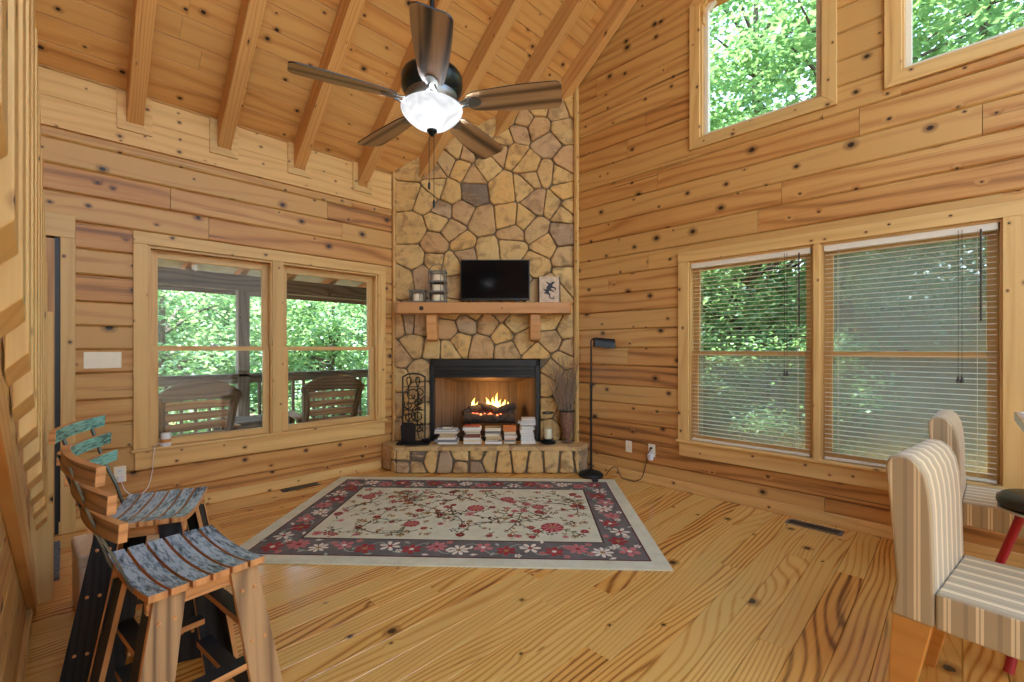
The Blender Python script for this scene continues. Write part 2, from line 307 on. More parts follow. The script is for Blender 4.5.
# ------------------------------------------------------------------ mesh building
class MB:
    def __init__(s): s.v = []; s.f = []; s.mi = []; s.uv = []; s.r = []
    def face(s, pts, mat=0, uv=None, r=None):
        i0 = len(s.v); s.v += [tuple(p) for p in pts]
        s.f.append(tuple(range(i0, i0+len(pts)))); s.mi.append(mat)
        s.uv.append(uv if uv else [(p[0], p[2]) for p in pts]); s.r.append(R.random() if r is None else r)
    def mesh(s, verts, faces, mat=0, uvs=None, r=None, mats=None):
        i0 = len(s.v); s.v += [tuple(p) for p in verts]; r = R.random() if r is None else r
        for k, f in enumerate(faces):
            s.f.append(tuple(i+i0 for i in f)); s.mi.append(mats[k] if mats else mat)
            if uvs: s.uv.append([uvs[i] for i in f])
            else: s.uv.append(autouv([verts[i] for i in f]))
            s.r.append(r)
    def box(s, a, b, mat=0, xf=None, r=None, axis=None):
        x0, y0, z0 = a; x1, y1, z1 = b
        v = [(x0, y0, z0), (x1, y0, z0), (x1, y1, z0), (x0, y1, z0), (x0, y0, z1), (x1, y0, z1), (x1, y1, z1), (x0, y1, z1)]
        f = [(0, 3, 2, 1), (4, 5, 6, 7), (0, 1, 5, 4), (1, 2, 6, 5), (2, 3, 7, 6), (3, 0, 4, 7)]
        dims = (abs(x1-x0), abs(y1-y0), abs(z1-z0))
        ax = dims.index(max(dims)) if axis is None else axis
        oth = [(1, 2), (0, 2), (0, 1)]
        r = R.random() if r is None else r
        i0 = len(s.v); s.v += [tuple(xf @ Vector(p)) if xf else p for p in v]
        for q in f:
            s.f.append(tuple(i+i0 for i in q)); s.mi.append(mat); s.r.append(r)
            P = [v[i] for i in q]
            n = [max(p[k] for p in P)-min(p[k] for p in P) for k in range(3)]
            flat = n.index(min(n)); rest = [k for k in range(3) if k != flat]
            if ax in rest: uu = ax; vv = [k for k in rest if k != ax][0]
            else: uu, vv = rest
            s.uv.append([(p[uu]*(1 if ax in rest else .15), p[vv]) for p in P])
    def board(s, o, ux, uy, un, L, W, T, ch=.006, mat=0, r=None, back=.0):
        """plank: L along ux, W along uy, front at T along un, long edges chamfered"""
        o, ux, uy, un = map(Vector, (o, ux, uy, un))
        pr = [(0, -back), (0, T-ch), (ch, T), (W-ch, T), (W, T-ch), (W, -back)]
        va = [o+uy*a+un*b for a, b in pr]; vb = [p+ux*L for p in va]; r = R.random() if r is None else r
        i0 = len(s.v); s.v += [tuple(p) for p in va+vb]; n = 6
        for k in range(n):
            k2 = (k+1) % n
            s.f.append((i0+k, i0+k2, i0+n+k2, i0+n+k)); s.mi.append(mat); s.r.append(r)
            a0 = pr[k][0]; a1 = pr[k2][0]
            s.uv.append([(0, a0), (0, a1), (L, a1), (L, a0)])
        for off, f in ((0, range(n-1, -1, -1)), (n, range(n))):
            s.f.append(tuple(i0+off+k for k in f)); s.mi.append(mat); s.r.append(r); s.uv.append([(pr[k][1]*.2, pr[k][0]) for k in f])
    def prism(s, prof, x0, x1, mat=0, plane='yz', r=None, xf=None, endmat=None):
        """closed 2D profile swept along the third axis"""
        def mk(a, b, t): return {'yz': (t, a, b), 'xz': (a, t, b), 'xy': (a, b, t)}[plane]
        n = len(prof); va = [mk(a, b, x0) for a, b in prof]; vb = [mk(a, b, x1) for a, b in prof]
        r = R.random() if r is None else r
        i0 = len(s.v); s.v += [tuple(xf @ Vector(p)) if xf else p for p in va+vb]; d = 0
        for k in range(n):
            k2 = (k+1) % n; dd = math.dist(prof[k], prof[k2])
            s.f.append((i0+k, i0+k2, i0+n+k2, i0+n+k)); s.mi.append(mat); s.r.append(r)
            s.uv.append([(x0, d), (x0, d+dd), (x1, d+dd), (x1, d)]); d += dd
        em = mat if endmat is None else endmat
        for off, f in ((0, range(n-1, -1, -1)), (n, range(n))):
            s.f.append(tuple(i0+off+k for k in f)); s.mi.append(em); s.r.append(r); s.uv.append([tuple(prof[k]) for k in f])
    def tube(s, pts, rad, n=8, mat=0, r=None, closed=False, flat=None):
        pts = [Vector(p) for p in pts]; m = len(pts); r = R.random() if r is None else r
        rads = rad if isinstance(rad, (list, tuple)) else [rad]*m
        rings = []; up = None; L = 0; us = []
        for i in range(m):
            if closed: t = pts[(i+1) % m]-pts[i-1]
            else: t = pts[min(i+1, m-1)]-pts[max(i-1, 0)]
            t.normalize() if t.length > 1e-9 else None
            if up is None:
                up = Vector((0, 0, 1)) if abs(t.z) < .9 else Vector((1, 0, 0))
            a = (up - t*up.dot(t)); a = a.normalized() if a.length > 1e-6 else t.orthogonal().normalized()
            b = t.cross(a); up = a
            rings.append([pts[i]+(a*math.cos(2*PI*k/n)*(flat or 1)+b*math.sin(2*PI*k/n))*rads[i] for k in range(n)])
            if i: L += (pts[i]-pts[i-1]).length
            us.append(L)
        i0 = len(s.v); s.v += [tuple(p) for rg in rings for p in rg]
        for i in range(m if closed else m-1):
            j = (i+1) % m
            for k in range(n):
                k2 = (k+1) % n
                s.f.append((i0+i*n+k, i0+i*n+k2, i0+j*n+k2, i0+j*n+k)); s.mi.append(mat); s.r.append(r)
                u0, u1 = us[i], us[j] if j else us[i]+.02; c = 2*PI*rads[i]/n
                s.uv.append([(u0, k*c), (u0, (k+1)*c), (u1, (k+1)*c), (u1, k*c)])
        if not closed:
            for i, f in ((0, range(n-1, -1, -1)), (m-1, range(n))):
                s.f.append(tuple(i0+i*n+k for k in f)); s.mi.append(mat); s.r.append(r); s.uv.append([(0, 0)]*n)
    def lathe(s, prof, n=24, mat=0, c=(0, 0, 0), r=None, caps=True):
        r = R.random() if r is None else r; i0 = len(s.v); m = len(prof)
        for (rr, z) in prof:
            for k in range(n): s.v.append((c[0]+rr*math.cos(2*PI*k/n), c[1]+rr*math.sin(2*PI*k/n), c[2]+z))
        for i in range(m-1):
            for k in range(n):
                k2 = (k+1) % n
                s.f.append((i0+i*n+k, i0+i*n+k2, i0+(i+1)*n+k2, i0+(i+1)*n+k)); s.mi.append(mat); s.r.append(r)
                s.uv.append([(k/n, prof[i][1]), ((k+1)/n, prof[i][1]), ((k+1)/n, prof[i+1][1]), (k/n, prof[i+1][1])])
        if caps:
            for i, f in ((0, range(n-1, -1, -1)), (m-1, range(n))):
                if prof[i][0] > 1e-4:
                    s.f.append(tuple(i0+i*n+k for k in f)); s.mi.append(mat); s.r.append(r); s.uv.append([(0, 0)]*n)
    def build(s, name, mats, parent=None, smooth=False, bevel=0, seg=2, recalc=True, angle=40, subsurf=0, loc=None, solid=0):
        me = bpy.data.meshes.new(name); me.from_pydata(s.v, [], s.f)
        uvl = me.uv_layers.new(name='UVMap'); flat = [c for f in s.uv for p in f for c in (p[0], p[1])]
        uvl.data.foreach_set('uv', flat)
        at = me.attributes.new('rnd', 'FLOAT', 'FACE'); at.data.foreach_set('value', s.r)
        if not isinstance(mats, (list, tuple)): mats = [mats]
        for m_ in mats: me.materials.append(m_)
        me.polygons.foreach_set('material_index', s.mi)
        if recalc:
            bm = bmesh.new(); bm.from_mesh(me)
            bmesh.ops.recalc_face_normals(bm, faces=bm.faces); bm.to_mesh(me); bm.free()
        if smooth:
            me.polygons.foreach_set('use_smooth', [True]*len(me.polygons)); me.set_sharp_from_angle(angle=math.radians(angle))
        me.update()
        o = bpy.data.objects.new(name, me); COL.objects.link(o)
        if parent: o.parent = parent
        if loc: o.location = loc
        if solid:
            md = o.modifiers.new('solid', 'SOLIDIFY'); md.thickness = solid; md.offset = 0
        if bevel:
            md = o.modifiers.new('bevel', 'BEVEL'); md.width = bevel; md.segments = seg; md.limit_method = 'ANGLE'; md.angle_limit = math.radians(40)
        if subsurf:
            md = o.modifiers.new('sub', 'SUBSURF'); md.levels = subsurf; md.render_levels = subsurf
        return o

def autouv(P):
    n = (Vector(P[1])-Vector(P[0])).cross(Vector(P[2])-Vector(P[0]))
    a = [abs(x) for x in n]; k = a.index(max(a))
    i, j = [(1, 2), (0, 2), (0, 1)][k]
    return [(p[i], p[j]) for p in P]

def tag(o, label=None, cat=None, group=None, kind=None):
    if label: o['label'] = label
    if cat: o['category'] = cat
    if group: o['group'] = group
    if kind: o['kind'] = kind
    return o
def empty(name, loc=(0, 0, 0), rz=0):
    o = bpy.data.objects.new(name, None); COL.objects.link(o); o.location = loc; o.rotation_euler = (0, 0, rz); o.empty_display_size = .05
    return o
def thing(name, label, cat, loc=(0, 0, 0), rz=0, group=None): return tag(empty(name, loc, rz), label, cat, group)
def structure(name, loc=(0, 0, 0), rz=0):
    return tag(empty(name, loc, rz), kind='structure')
def dup(o, loc, rz=None, label=None, group=None):
    c = o.copy(); COL.objects.link(c); c.location = loc
    if rz is not None: c.rotation_euler = (0, 0, rz)
    if label: c['label'] = label
    if group: c['group'] = group
    for ch in list(o.children):
        a = ch.copy(); COL.objects.link(a); a.parent = c
        for g in list(ch.children):
            b = g.copy(); COL.objects.link(b); b.parent = a
    return c
def diag(X, Y, Z=0): return ((X+Y)/S2, (Y-X)/S2, Z)   # the fireplace stands across the corner: X along its face, Y towards the corner
RD = -PI/4
def spline(pts, n=8):
    P = [Vector(p) for p in pts]; o = []
    for i in range(len(P)-1):
        p0 = P[max(i-1, 0)]; p1 = P[i]; p2 = P[i+1]; p3 = P[min(i+2, len(P)-1)]
        for k in range(n):
            t = k/n
            o.append(.5*((2*p1)+(p2-p0)*t+(2*p0-5*p1+4*p2-p3)*t*t+(3*p1-p0-3*p2+p3)*t**3))
    o.append(P[-1]); return o

# ------------------------------------------------------------------ the room
YL, XR = 4.64, 4.16
RIDGE, ZW, SL = .52, 3.36, .77
def zc(y): return ZW+SL*(YL-y) if y >= RIDGE else ZW+SL*(YL-RIDGE)-SL*(RIDGE-y)

def plank_floor():
    m = MB(); wd = .135; y = -4.6
    while y < YL+.1:
        x = -6.0-R.random()*2
        while x < XR+.1:
            L = R.uniform(1.6, 3.6); x1 = min(x+L, XR+.12)
            m.board((x, y+wd, -.03), (1, 0, 0), (0, -1, 0), (0, 0, 1), x1-x-.0015, wd-.0022, .03, .002)
            x += L
        y += wd
    m.box((-6, -4.6, -.12), (XR+.12, YL+.12, -.031))
    return tag(m.build('floor', M['floor']), kind='structure')
plank_floor()

def courses(m, a0, a1, z0, ztop, h, opens, P, ux, un, jl=(1.4, 3.8), T=.0, clip=None, th=.15, seed=1):
    """horizontal log siding: a along the wall; opens = [(a0, a1, zb, zt_function)]"""
    rr = random.Random(seed); z = z0
    def put(s, e_, za, zb, r=None):
        if e_-s < .004 or zb-za < .004: return
        m.board(P(s, za), ux, (0, 0, 1), un, e_-s, zb-za-.003, T, .011, r=rr.random() if r is None else r, back=th)
    while z < ztop:
        z1 = z+h*rr.uniform(.93, 1.07); A0, A1 = (a0, a1) if not clip else clip(z)
        A0 = max(A0, a0); A1 = min(A1, a1)
        iv = [(A0, A1)]
        part = []
        for (o0, o1, zb, zt) in opens:
            if z1 <= zb+1e-6: continue
            p0, p1 = zt(z, z1) if callable(zt) else ((o0, o1) if z < zt else (0, 0))
            if p1 <= p0: continue
            ni = []
            for s, e_ in iv:
                if p1 <= s or p0 >= e_: ni.append((s, e_)); continue
                if p0 > s: ni.append((s, p0))
                if p1 < e_: ni.append((p1, e_))
            iv = ni
            if z < zb: part.append((p0, p1, z, zb))
            if not callable(zt) and z1 > zt: part.append((p0, p1, zt, z1))
        for s, e_ in iv:
            x = s-rr.uniform(0, 1.6)
            while x < e_:
                L = rr.uniform(*jl); q0 = max(x, s); q1 = min(x+L, e_)
                put(q0, q1-(.003 if q1 < e_ else 0), z, z1); x += L
        for p in part: put(*p)
        z = z1

WL_OPEN = (.474, 2.50, .47, 2.19)
DOOR = (-.93, -.02, 0, 2.17)
m = MB()
courses(m, -1.2, XR+.15, 0, ZW+.15, .192, [WL_OPEN, DOOR], lambda a, z: (a, YL, z), (1, 0, 0), (0, -1, 0), seed=3)
for (a, b, c, d) in ((-1.2, -.93, 0, 3.5), (-.93, -.02, 2.17, 3.5), (-.02, .474, 0, 3.5), (.474, 2.5, 0, .47), (.474, 2.5, 2.19, 3.5), (2.5, XR+.15, 0, 3.5)):
    m.box((a, YL+.15, c-.3 if c == 0 else c), (b, YL+.18, d))
tag(m.build('wall_left', M['pine']), kind='structure')

U1 = (.749, 1.70, 3.30); U2 = (-.66, .291, 3.30)
def u1(z, z1):
    lim = U1[1] if z1 < 4.52 else U1[1]-(z1-4.52)/SL
    return (U1[0], lim)
def u2(z, z1):
    lim = U2[0] if z1 < 4.52 else U2[0]+(z1-4.52)/SL
    return (lim, U2[1])
WR_OPEN = (-.19, 1.80, .46, 2.17)
def clipr(z): return (RIDGE-(6.53-z)/SL-.1, RIDGE+(6.53-z)/SL+.1)
m = MB()
courses(m, -4.6, YL+.15, 0, 6.6, .20, [WR_OPEN, (*U1[:2], U1[2], u1), (*U2[:2], U2[2], u2)], lambda a, z: (XR, a, z), (0, 1, 0), (-1, 0, 0), clip=clipr, seed=11)
for (a, b, c, d) in ((-4.6, -.19, -.3, 2.5), (-.19, 1.80, -.3, .46), (-.19, 1.8, 2.17, 3.3), (1.8, YL+.15, -.3, 3.3), (-3.2, -.66, 2.5, 3.3), (-3.2, -.66, 3.3, 4), (.291, .749, 3.3, 6.4), (1.7, 4.2, 3.3, 3.6), (1.7, 3.4, 3.6, 4.2)):
    m.box((XR+.15, a, c), (XR+.18, b, d))
tag(m.build('wall_right', M['pine']), kind='structure')

m = MB(); z = 0
while z < 4.0:
    m.board((-6, -4.6, z), (1, 0, 0), (0, 0, 1), (0, 1, 0), XR+6.1, .2, 0, .006, back=.08); m.board((-6, -4.6, z), (0, 1, 0), (0, 0, 1), (1, 0, 0), 5.2, .2, 0, .006, back=.08); z += .2
tag(m.build('wall_back', plain('white_bounce_boards', (.62, .62, .60), .7)), kind='structure')  # unseen rear walls, added as reflection backdrop; white to neutralise orange bounce light

def build_ceiling():
    m = MB(); sl = math.hypot(1, SL); tot = (YL+.12-RIDGE)*sl; wd = .178
    for side in (0, 1):
        k = 0; xa = -6; YO = -1.2          # rear slope, unseen: partly left open so sky light fills the room
        while k*wd < tot:
            d0 = k*wd; x = xa-(R.random()*2 if side == 0 else 0)
            dy = -1/sl if side == 0 else 1/sl
            y0 = (YL+.12) if side == 0 else RIDGE-(YL+.12-RIDGE)
            z0 = zc(YL)-.12*SL
            uy = Vector((0, dy, SL/sl)); un = Vector((0, -SL/sl, -1/sl)) if side == 0 else Vector((0, SL/sl, -1/sl))
            o = Vector((0, y0, z0))+uy*d0
            xe = XR+.12 if side == 0 or o.y > YO else -2.0
            while x < xe:
                L = R.uniform(1.8, 3.6); x1 = min(x+L, xe+.02)
                m.board((x, o.y, o.z), (1, 0, 0), uy, un, x1-x-.002, min(wd, tot-d0+.01)-.003, 0, .005, back=.03); x += L
            k += 1
        # roof deck over the boards
        y0 = (YL+.12) if side == 0 else RIDGE-(YL+.12-RIDGE)
        z0 = zc(YL)-.12*SL
        ya = YL+.5 if side == 0 else RIDGE-(YL+.5-RIDGE); za = zc(YL)-.5*SL
        n = Vector((0, SL/sl, 1/sl)) if side == 0 else Vector((0, -SL/sl, 1/sl))
        for (xb, yb) in ((XR+.6, ya),) if side == 0 else ((XR+.6, YO), (-2.0, ya)):
            zb_ = zc(yb) if side else za
            p = [Vector((xa, yb, zb_)), Vector((xb, yb, zb_)), Vector((xb, RIDGE, zc(RIDGE))), Vector((xa, RIDGE, zc(RIDGE)))]
            v = [q+n*.031 for q in p]+[q+n*.16 for q in p]
            m.mesh(v, [(0, 1, 2, 3), (4, 7, 6, 5), (0, 4, 5, 1), (1, 5, 6, 2), (2, 6, 7, 3), (3, 7, 4, 0)])
    return tag(m.build('ceiling', M['ceil']), kind='structure')
build_ceiling()

# rafters under the ceiling boards, each with the mitred collar where it meets the wall
RAFT = [(.342, 'leftmost of the exposed pine rafters, nearest the staircase'), (.95, 'second exposed pine rafter from the staircase, left of the fan'),
        (1.59, 'third exposed pine rafter from the staircase, running above the left fan blade'), (2.25, 'fourth exposed pine rafter from the staircase, ending left of the stone chimney'),
        (2.88, 'exposed pine rafter ending on the left part of the stone chimney'), (3.50, 'exposed pine rafter ending on the right part of the stone chimney'),
        (4.03, 'exposed pine rafter running along the window wall')]
for i, (x, lab) in enumerate(RAFT):
    wdt = .105; y0 = YL if x < 2.6 else min(YL, 7.31-x-.02)
    o = thing('rafter', lab, 'beam', (x+wdt/2, y0, zc(y0)-.1), 0, 'exposed ceiling rafters')
    m = MB(); sl = math.hypot(1, SL); L = (y0-RIDGE)*sl
    uy = Vector((0, -1/sl, SL/sl)); D = .20
    v = []
    for sx in (-wdt/2, wdt/2):
        for (yy, zz) in ((y0, zc(y0)-.002), (RIDGE, zc(RIDGE)-.002), (RIDGE, zc(RIDGE)-.24), (y0, zc(y0)-.24)):
            v.append((sx, yy-y0, zz-(zc(y0)-.1)))
    uvs = [(0, 0), (L, 0), (L, .2), (0, .2), (0, .3), (L, .3), (L, .5), (0, .5)]
    m.mesh(v, [(0, 1, 2, 3), (4, 7, 6, 5), (2, 6, 7, 3), (0, 3, 7, 4), (1, 5, 6, 2)], uvs=uvs)
    m.build('beam', M['rafter'], o, bevel=.006)
    if x < 2.6:
        m = MB(); c = .055; zb = -.14; T = .034
        for s in (-1, 1):
            m.prism([(s*wdt/2, zb), (s*(wdt/2+c), zb-c), (s*(wdt/2+c), .1), (s*wdt/2, .1)], -T, 0, plane='xz')
        m.prism([(-wdt/2, zb), (wdt/2, zb), (wdt/2+c, zb-c), (-wdt/2-c, zb-c)], -T, 0, plane='xz')
        m.build('collar_trim', M['trim'], o)

# frieze, corner trims, baseboards
m = MB()
m.board((-1.2, YL-.012, 2.97), (1, 0, 0), (0, 0, 1), (0, -1, 0), XR+1.2-1.5, .20, .006, .004); m.board((-1.2, YL-.012, 3.17), (1, 0, 0), (0, 0, 1), (0, -1, 0), XR+1.2-1.5, .19, .006, .004)
m.box((-1.2, YL-.03, 2.955), (2.66, YL-.0, 2.975))
tag(m.build('trim_1', M['trim']), kind='structure')
m = MB(); m.box((2.672, YL-.045, 0), (2.712, YL, 3.4)); tag(m.build('trim_2', M['trim'], bevel=.004), kind='structure')
m = MB(); m.box((XR-.045, 3.075, 0), (XR, 3.115, 4.45)); tag(m.build('trim_3', M['trim'], bevel=.004), kind='structure')
m = MB(); m.board((-.03, YL, 0), (1, 0, 0), (0, 0, 1), (0, -1, 0), 2.56, .09, .018, .004); tag(m.build('baseboard_left', M['trim']), kind='structure')
m = MB(); m.board((XR, -4.4, 0), (0, 1, 0), (0, 0, 1), (-1, 0, 0), 7.3, .09, .018, .004); tag(m.build('baseboard_right', M['trim']), kind='structure')

# ------------------------------------------------------------------ windows
def frame_of(side):
    if side == 'L': return Matrix(((1, 0, 0, 0), (0, -1, 0, YL), (0, 0, 1, 0), (0, 0, 0, 1)))
    return Matrix(((0, -1, 0, XR), (1, 0, 0, 0), (0, 0, 1, 0), (0, 0, 0, 1)))   # local x along the wall, y into the room
def double_window(name, side, casing, opening, bays, mull, rail_z, sill_z, apron_z, glassmat, screen=False):
    X = frame_of(side); root = structure(name)
    c0, c1, cz0, cz1 = casing; o0, o1, oz0, oz1 = opening
    m = MB(); B = lambda a, b, **k: m.box(a, b, xf=X, **k)
    B((c0, 0, sill_z), (o0, .022, oz1), axis=2); B((o1, 0, sill_z), (c1, .022, oz1), axis=2)
    B((c0, 0, oz1), (c1, .024, cz1), axis=0)
    B((mull[0], 0, sill_z), (mull[1], .022, oz1), axis=2)
    m.build('casing', M['trim'], root, bevel=.003)
    m = MB(); B((c0+.01, 0, apron_z), (c1-.01, .02, sill_z-.02), axis=0); m.build('apron', M['trim'], root, bevel=.003)
    m = MB(); B((c0-.015, -.10, sill_z-.022), (c1+.015, .045, sill_z+.002), axis=0); m.build('sill', M['trim'], root, bevel=.006)
    m = MB()
    for (a, b) in bays:
        B((a-.02, -.15, oz0), (a, 0, oz1), axis=2); B((b, -.15, oz0), (b+.02, 0, oz1), axis=2); B((a, -.15, oz1-.02), (b, 0, oz1), axis=0)
        B((a, -.15, oz0), (b, -.02, sill_z), axis=0)
    B((bays[0][1]+.02, -.15, oz0), (bays[1][0]-.02, -.001, oz1), axis=2)
    m.build('jamb', M['sash'], root)
    sw = .055
    for (a, b) in bays:
        for lo, (z0, z1, yy) in enumerate(((sill_z, rail_z+.02, -.075), (rail_z-.02, oz1-.02, -.115))):
            m = MB()
            bw = sw if lo == 0 else .04; tw = .04 if lo == 0 else sw+.01
            B((a, yy, z0), (a+sw, yy+.035, z1), axis=2); B((b-sw, yy, z0), (b, yy+.035, z1), axis=2)
            B((a+sw, yy, z0), (b-sw, yy+.035, z0+bw), axis=0); B((a+sw, yy, z1-tw), (b-sw, yy+.035, z1), axis=0)
            sh = m.build('sash', M['sash'], root, bevel=.003)
            m = MB(); B((a+sw-.004, yy+.013, z0+bw-.004), (b-sw+.004, yy+.018, z1-tw+.004)); m.build('glass_pane', glassmat, sh)
        m = MB(); B(((a+b)/2-.03, -.04, rail_z+.02), ((a+b)/2+.03, -.06, rail_z+.035)); m.build('sash_lock', M['pewter'], root)
        if screen:
            m = MB(); B((a, -.146, oz0), (b, -.144, oz1 if a < bays[1][0] else rail_z)); m.build('insect_screen', M['screen'], root)
    return root
double_window('window_1', 'L', (.384, 2.585, .37, 2.29), (.474, 2.495, .47, 2.19), ((.494, 1.39), (1.505, 2.475)), (1.40, 1.495), 1.355, .55, .385, M['pane'])
double_window('window_2', 'R', (-.28, 1.90, .34, 2.265), (-.19, 1.80, .46, 2.17), ((-.18, .752), (.822, 1.79)), (.765, .81), 1.31, .49, .34, M['pane'], True)

def gable_window(name, a0, a1, flip):
    X = frame_of('R'); root = structure(name); zb = U1[2]; cw = .10
    lo, hi = (a1, a0) if flip else (a0, a1)      # lo = side next to the ridge (tall), hi = short side
    zs = 4.52; zt = 4.52+SL*abs(hi-lo); sg = 1 if hi > lo else -1
    def ring(w_in, w_out):
        f = lambda d: [(hi+sg*d, zb-d), (hi+sg*d, zs+d*.55), (lo-sg*d, zt+d*.55+SL*d), (lo-sg*d, zb-d)]
        return f(w_in), f(w_out)
    def ringmesh(name_, win, wout, y0, y1, mat, par):
        ri, ro = ring(win, wout); m = MB(); n = 4
        for k in range(n):
            k2 = (k+1) % n; q = [ri[k], ro[k], ro[k2], ri[k2]]
            v = [X @ Vector((p[0], y0, p[1])) for p in q]+[X @ Vector((p[0], y1, p[1])) for p in q]
            vert = k in (0, 2) and abs(ri[k][0]-ri[k2][0]) < .01
            uv = [((p[1], p[0]) if vert else (p[0], p[1])) for p in q]*2
            m.mesh(v, [(0, 1, 2, 3), (4, 7, 6, 5), (0, 4, 5, 1), (1, 5, 6, 2), (2, 6, 7, 3), (3, 7, 4, 0)], uvs=uv)
        return m.build(name_, mat, par, bevel=.003)
    ringmesh('casing', -.005, cw-.01, 0, .022, M['trim'], root)
    ringmesh('jamb', -.02, 0, -.15, -.001, M['sash'], root)
    fr = ringmesh('sash', -.055, -.02, -.10, -.05, M['slat'], root)
    r0, r1 = ring(-.05, 0); m = MB()
    v = [X @ Vector((p[0], -.078, p[1])) for p in r0]+[X @ Vector((p[0], -.074, p[1])) for p in r0]
    m.mesh(v, [(0, 1, 2, 3), (4, 7, 6, 5), (0, 4, 5, 1), (1, 5, 6, 2), (2, 6, 7, 3), (3, 7, 4, 0)]); m.build('glass_pane', M['pane'], fr)
gable_window('window_3', U1[0], U1[1], False)
gable_window('window_4', U2[0], U2[1], True)

def blind(a0, a1, label):
    X = frame_of('R'); zt, zb = 2.15, .497
    o = thing('window_blind', label, 'blind', tuple(X @ Vector(((a0+a1)/2, -.022, zb))), 0, 'ivory slatted window blinds')
    XL = Matrix.Translation(-o.location) @ X
    def B(m, a, b, **k): m.box(a, b, xf=XL, **k)
    m = MB(); B(m, (a0, -.045, zt-.045), (a1, -.002, zt)); m.build('headrail', M['slat'], o, bevel=.003)
    m = MB(); z = zt-.07; rr = random.Random(5)
    while z > zb+.04:
        t = rr.uniform(-.002, .002)
        v = [(a0+.006, -.040, z-.0008+t), (a1-.006, -.040, z-.0008-t), (a1-.006, -.024, z+.0012), (a0+.006, -.024, z+.0012), (a1-.006, -.008, z-.0008-t), (a0+.006, -.008, z-.0008+t)]
        th = .0016; v2 = [(p[0], p[1], p[2]-th) for p in v]
        V = [XL @ Vector(p) for p in v+v2]
        m.mesh(V, [(0, 1, 2, 3), (3, 2, 4, 5), (6, 9, 8, 7), (9, 11, 10, 8), (0, 6, 7, 1), (5, 4, 10, 11), (0, 3, 9, 6), (3, 5, 11, 9), (1, 7, 8, 2), (2, 8, 10, 4)])
        z -= .0355
    m.build('slats', M['slat'], o)
    m = MB(); B(m, (a0+.004, -.042, zb), (a1-.004, -.006, zb+.018)); m.build('bottom_rail', M['slat'], o, bevel=.003)
    m = MB()
    for a in (a0+.09, a1-.09, ):
        for yy in (-.044, -.0025):
            B(m, (a-.0012, yy-.0008, zb+.01), (a+.0012, yy+.0008, zt-.02))
    m.build('ladder_cord', M['cord'], o)
    m = MB(); w = XL @ Vector((a0+.075, .008, 0)); m.tube([(w.x, w.y, XL.translation.z+zt-.03), (w.x, w.y, XL.translation.z+zt-.62)], .005, 8); m.build('tilt_wand', M['brownwand'], o)
    for k in (0, 1):
        m = MB(); w = XL @ Vector((a0+.16+k*.018, .006, 0)); zz = XL.translation.z
        m.tube([(w.x, w.y, zz+zt-.02), (w.x, w.y, zz+1.17)], .0016, 6); c = m.build('lift_cord', M['brownwand'], o)
        m = MB(); m.lathe([(.002, 1.175), (.006, 1.165), (.011, 1.135), (.011, 1.13), (0, 1.13)], 10, c=(w.x, w.y, zz)); m.build('tassel', M['brownwand'], c)
    return o
blind(.832, 1.782, 'ivory slatted blind in the narrower-looking window bay nearer the floor lamp')
blind(-.172, .745, 'ivory slatted blind in the window bay behind the striped chairs')

# the door beside the porch window
d = structure('door_1')
m = MB()
m.box((-.022, YL-.022, 0), (.058, YL, 2.165), axis=2); m.box((-1.02, YL-.022, 0), (-.92, YL, 2.165), axis=2); m.box((-1.02, YL-.024, 2.165), (.058, YL, 2.28+.05), axis=0)
m.build('casing', M['trim'], d, bevel=.003)
m = MB(); m.box((-.92, YL+.008, .012), (-.046, YL+.05, 2.155), axis=2)
for (a, b, z0, z1) in ((-.82, -.53, .2, .95), (-.45, -.16, .2, .95), (-.82, -.53, 1.1, 2.0), (-.45, -.16, 1.1, 2.0)):
    m.box((a, YL+.0, z0), (b, YL+.008, z1), axis=2)
ds = m.build('door_leaf', M['doorwood'], d, bevel=.006)
m = MB(); m.lathe([(.0, 0), (.028, 0), (.03, .012), (.012, .02), (.012, .04), (.028, .05), (.03, .065), (.018, .08), (0, .082)], 16)
k = m.build('door_knob', M['bronze'], d, smooth=True); k.location = (-.87, YL+.008, .98); k.rotation_euler = (PI/2, 0, 0)
m = MB(); m.box((-.05, YL+.004, 0), (-.019, YL+.14, 2.17)); m.box((-.94, YL+.12, 0), (-.02, YL+.15, 2.17)); m.box((-.93, YL+.08, 0), (-.03, YL+.16, .01)); m.build('weather_strip', M['black'], d)

# ------------------------------------------------------------------ staircase on the left
m = MB()
def stz(y): return max(0, .68*(3.47-y))
z = 0; k = 0
while z < 2.6:
    z1 = z+.19; ye = 3.47-z/.68-.02
    if ye > .3: m.board((-.13, .25, z), (0, 1, 0), (0, 0, 1), (1, 0, 0), ye-.25, .19, 0, .005, back=.04)
    z = z1
tag(m.build('wall_stair', M['pine']), kind='structure')
m = MB(); m.board((-1.15, .25, 0), (0, 1, 0), (0, 0, 1), (1, 0, 0), 4.39, .01, 0, .001)
z = 0
while z < 5.4:
    m.board((-1.15, .25, z), (0, 1, 0), (0, 0, 1), (1, 0, 0), YL-.25, .2, 0, .006, back=.08); z += .2
tag(m.build('wall_stair_far', M['pine']), kind='structure')
m = MB(); m.board((-.13, .25, 0), (0, 1, 0), (0, 0, 1), (1, 0, 0), 3.0, .085, .018, .004); tag(m.build('baseboard_stair', M['trim']), kind='structure')

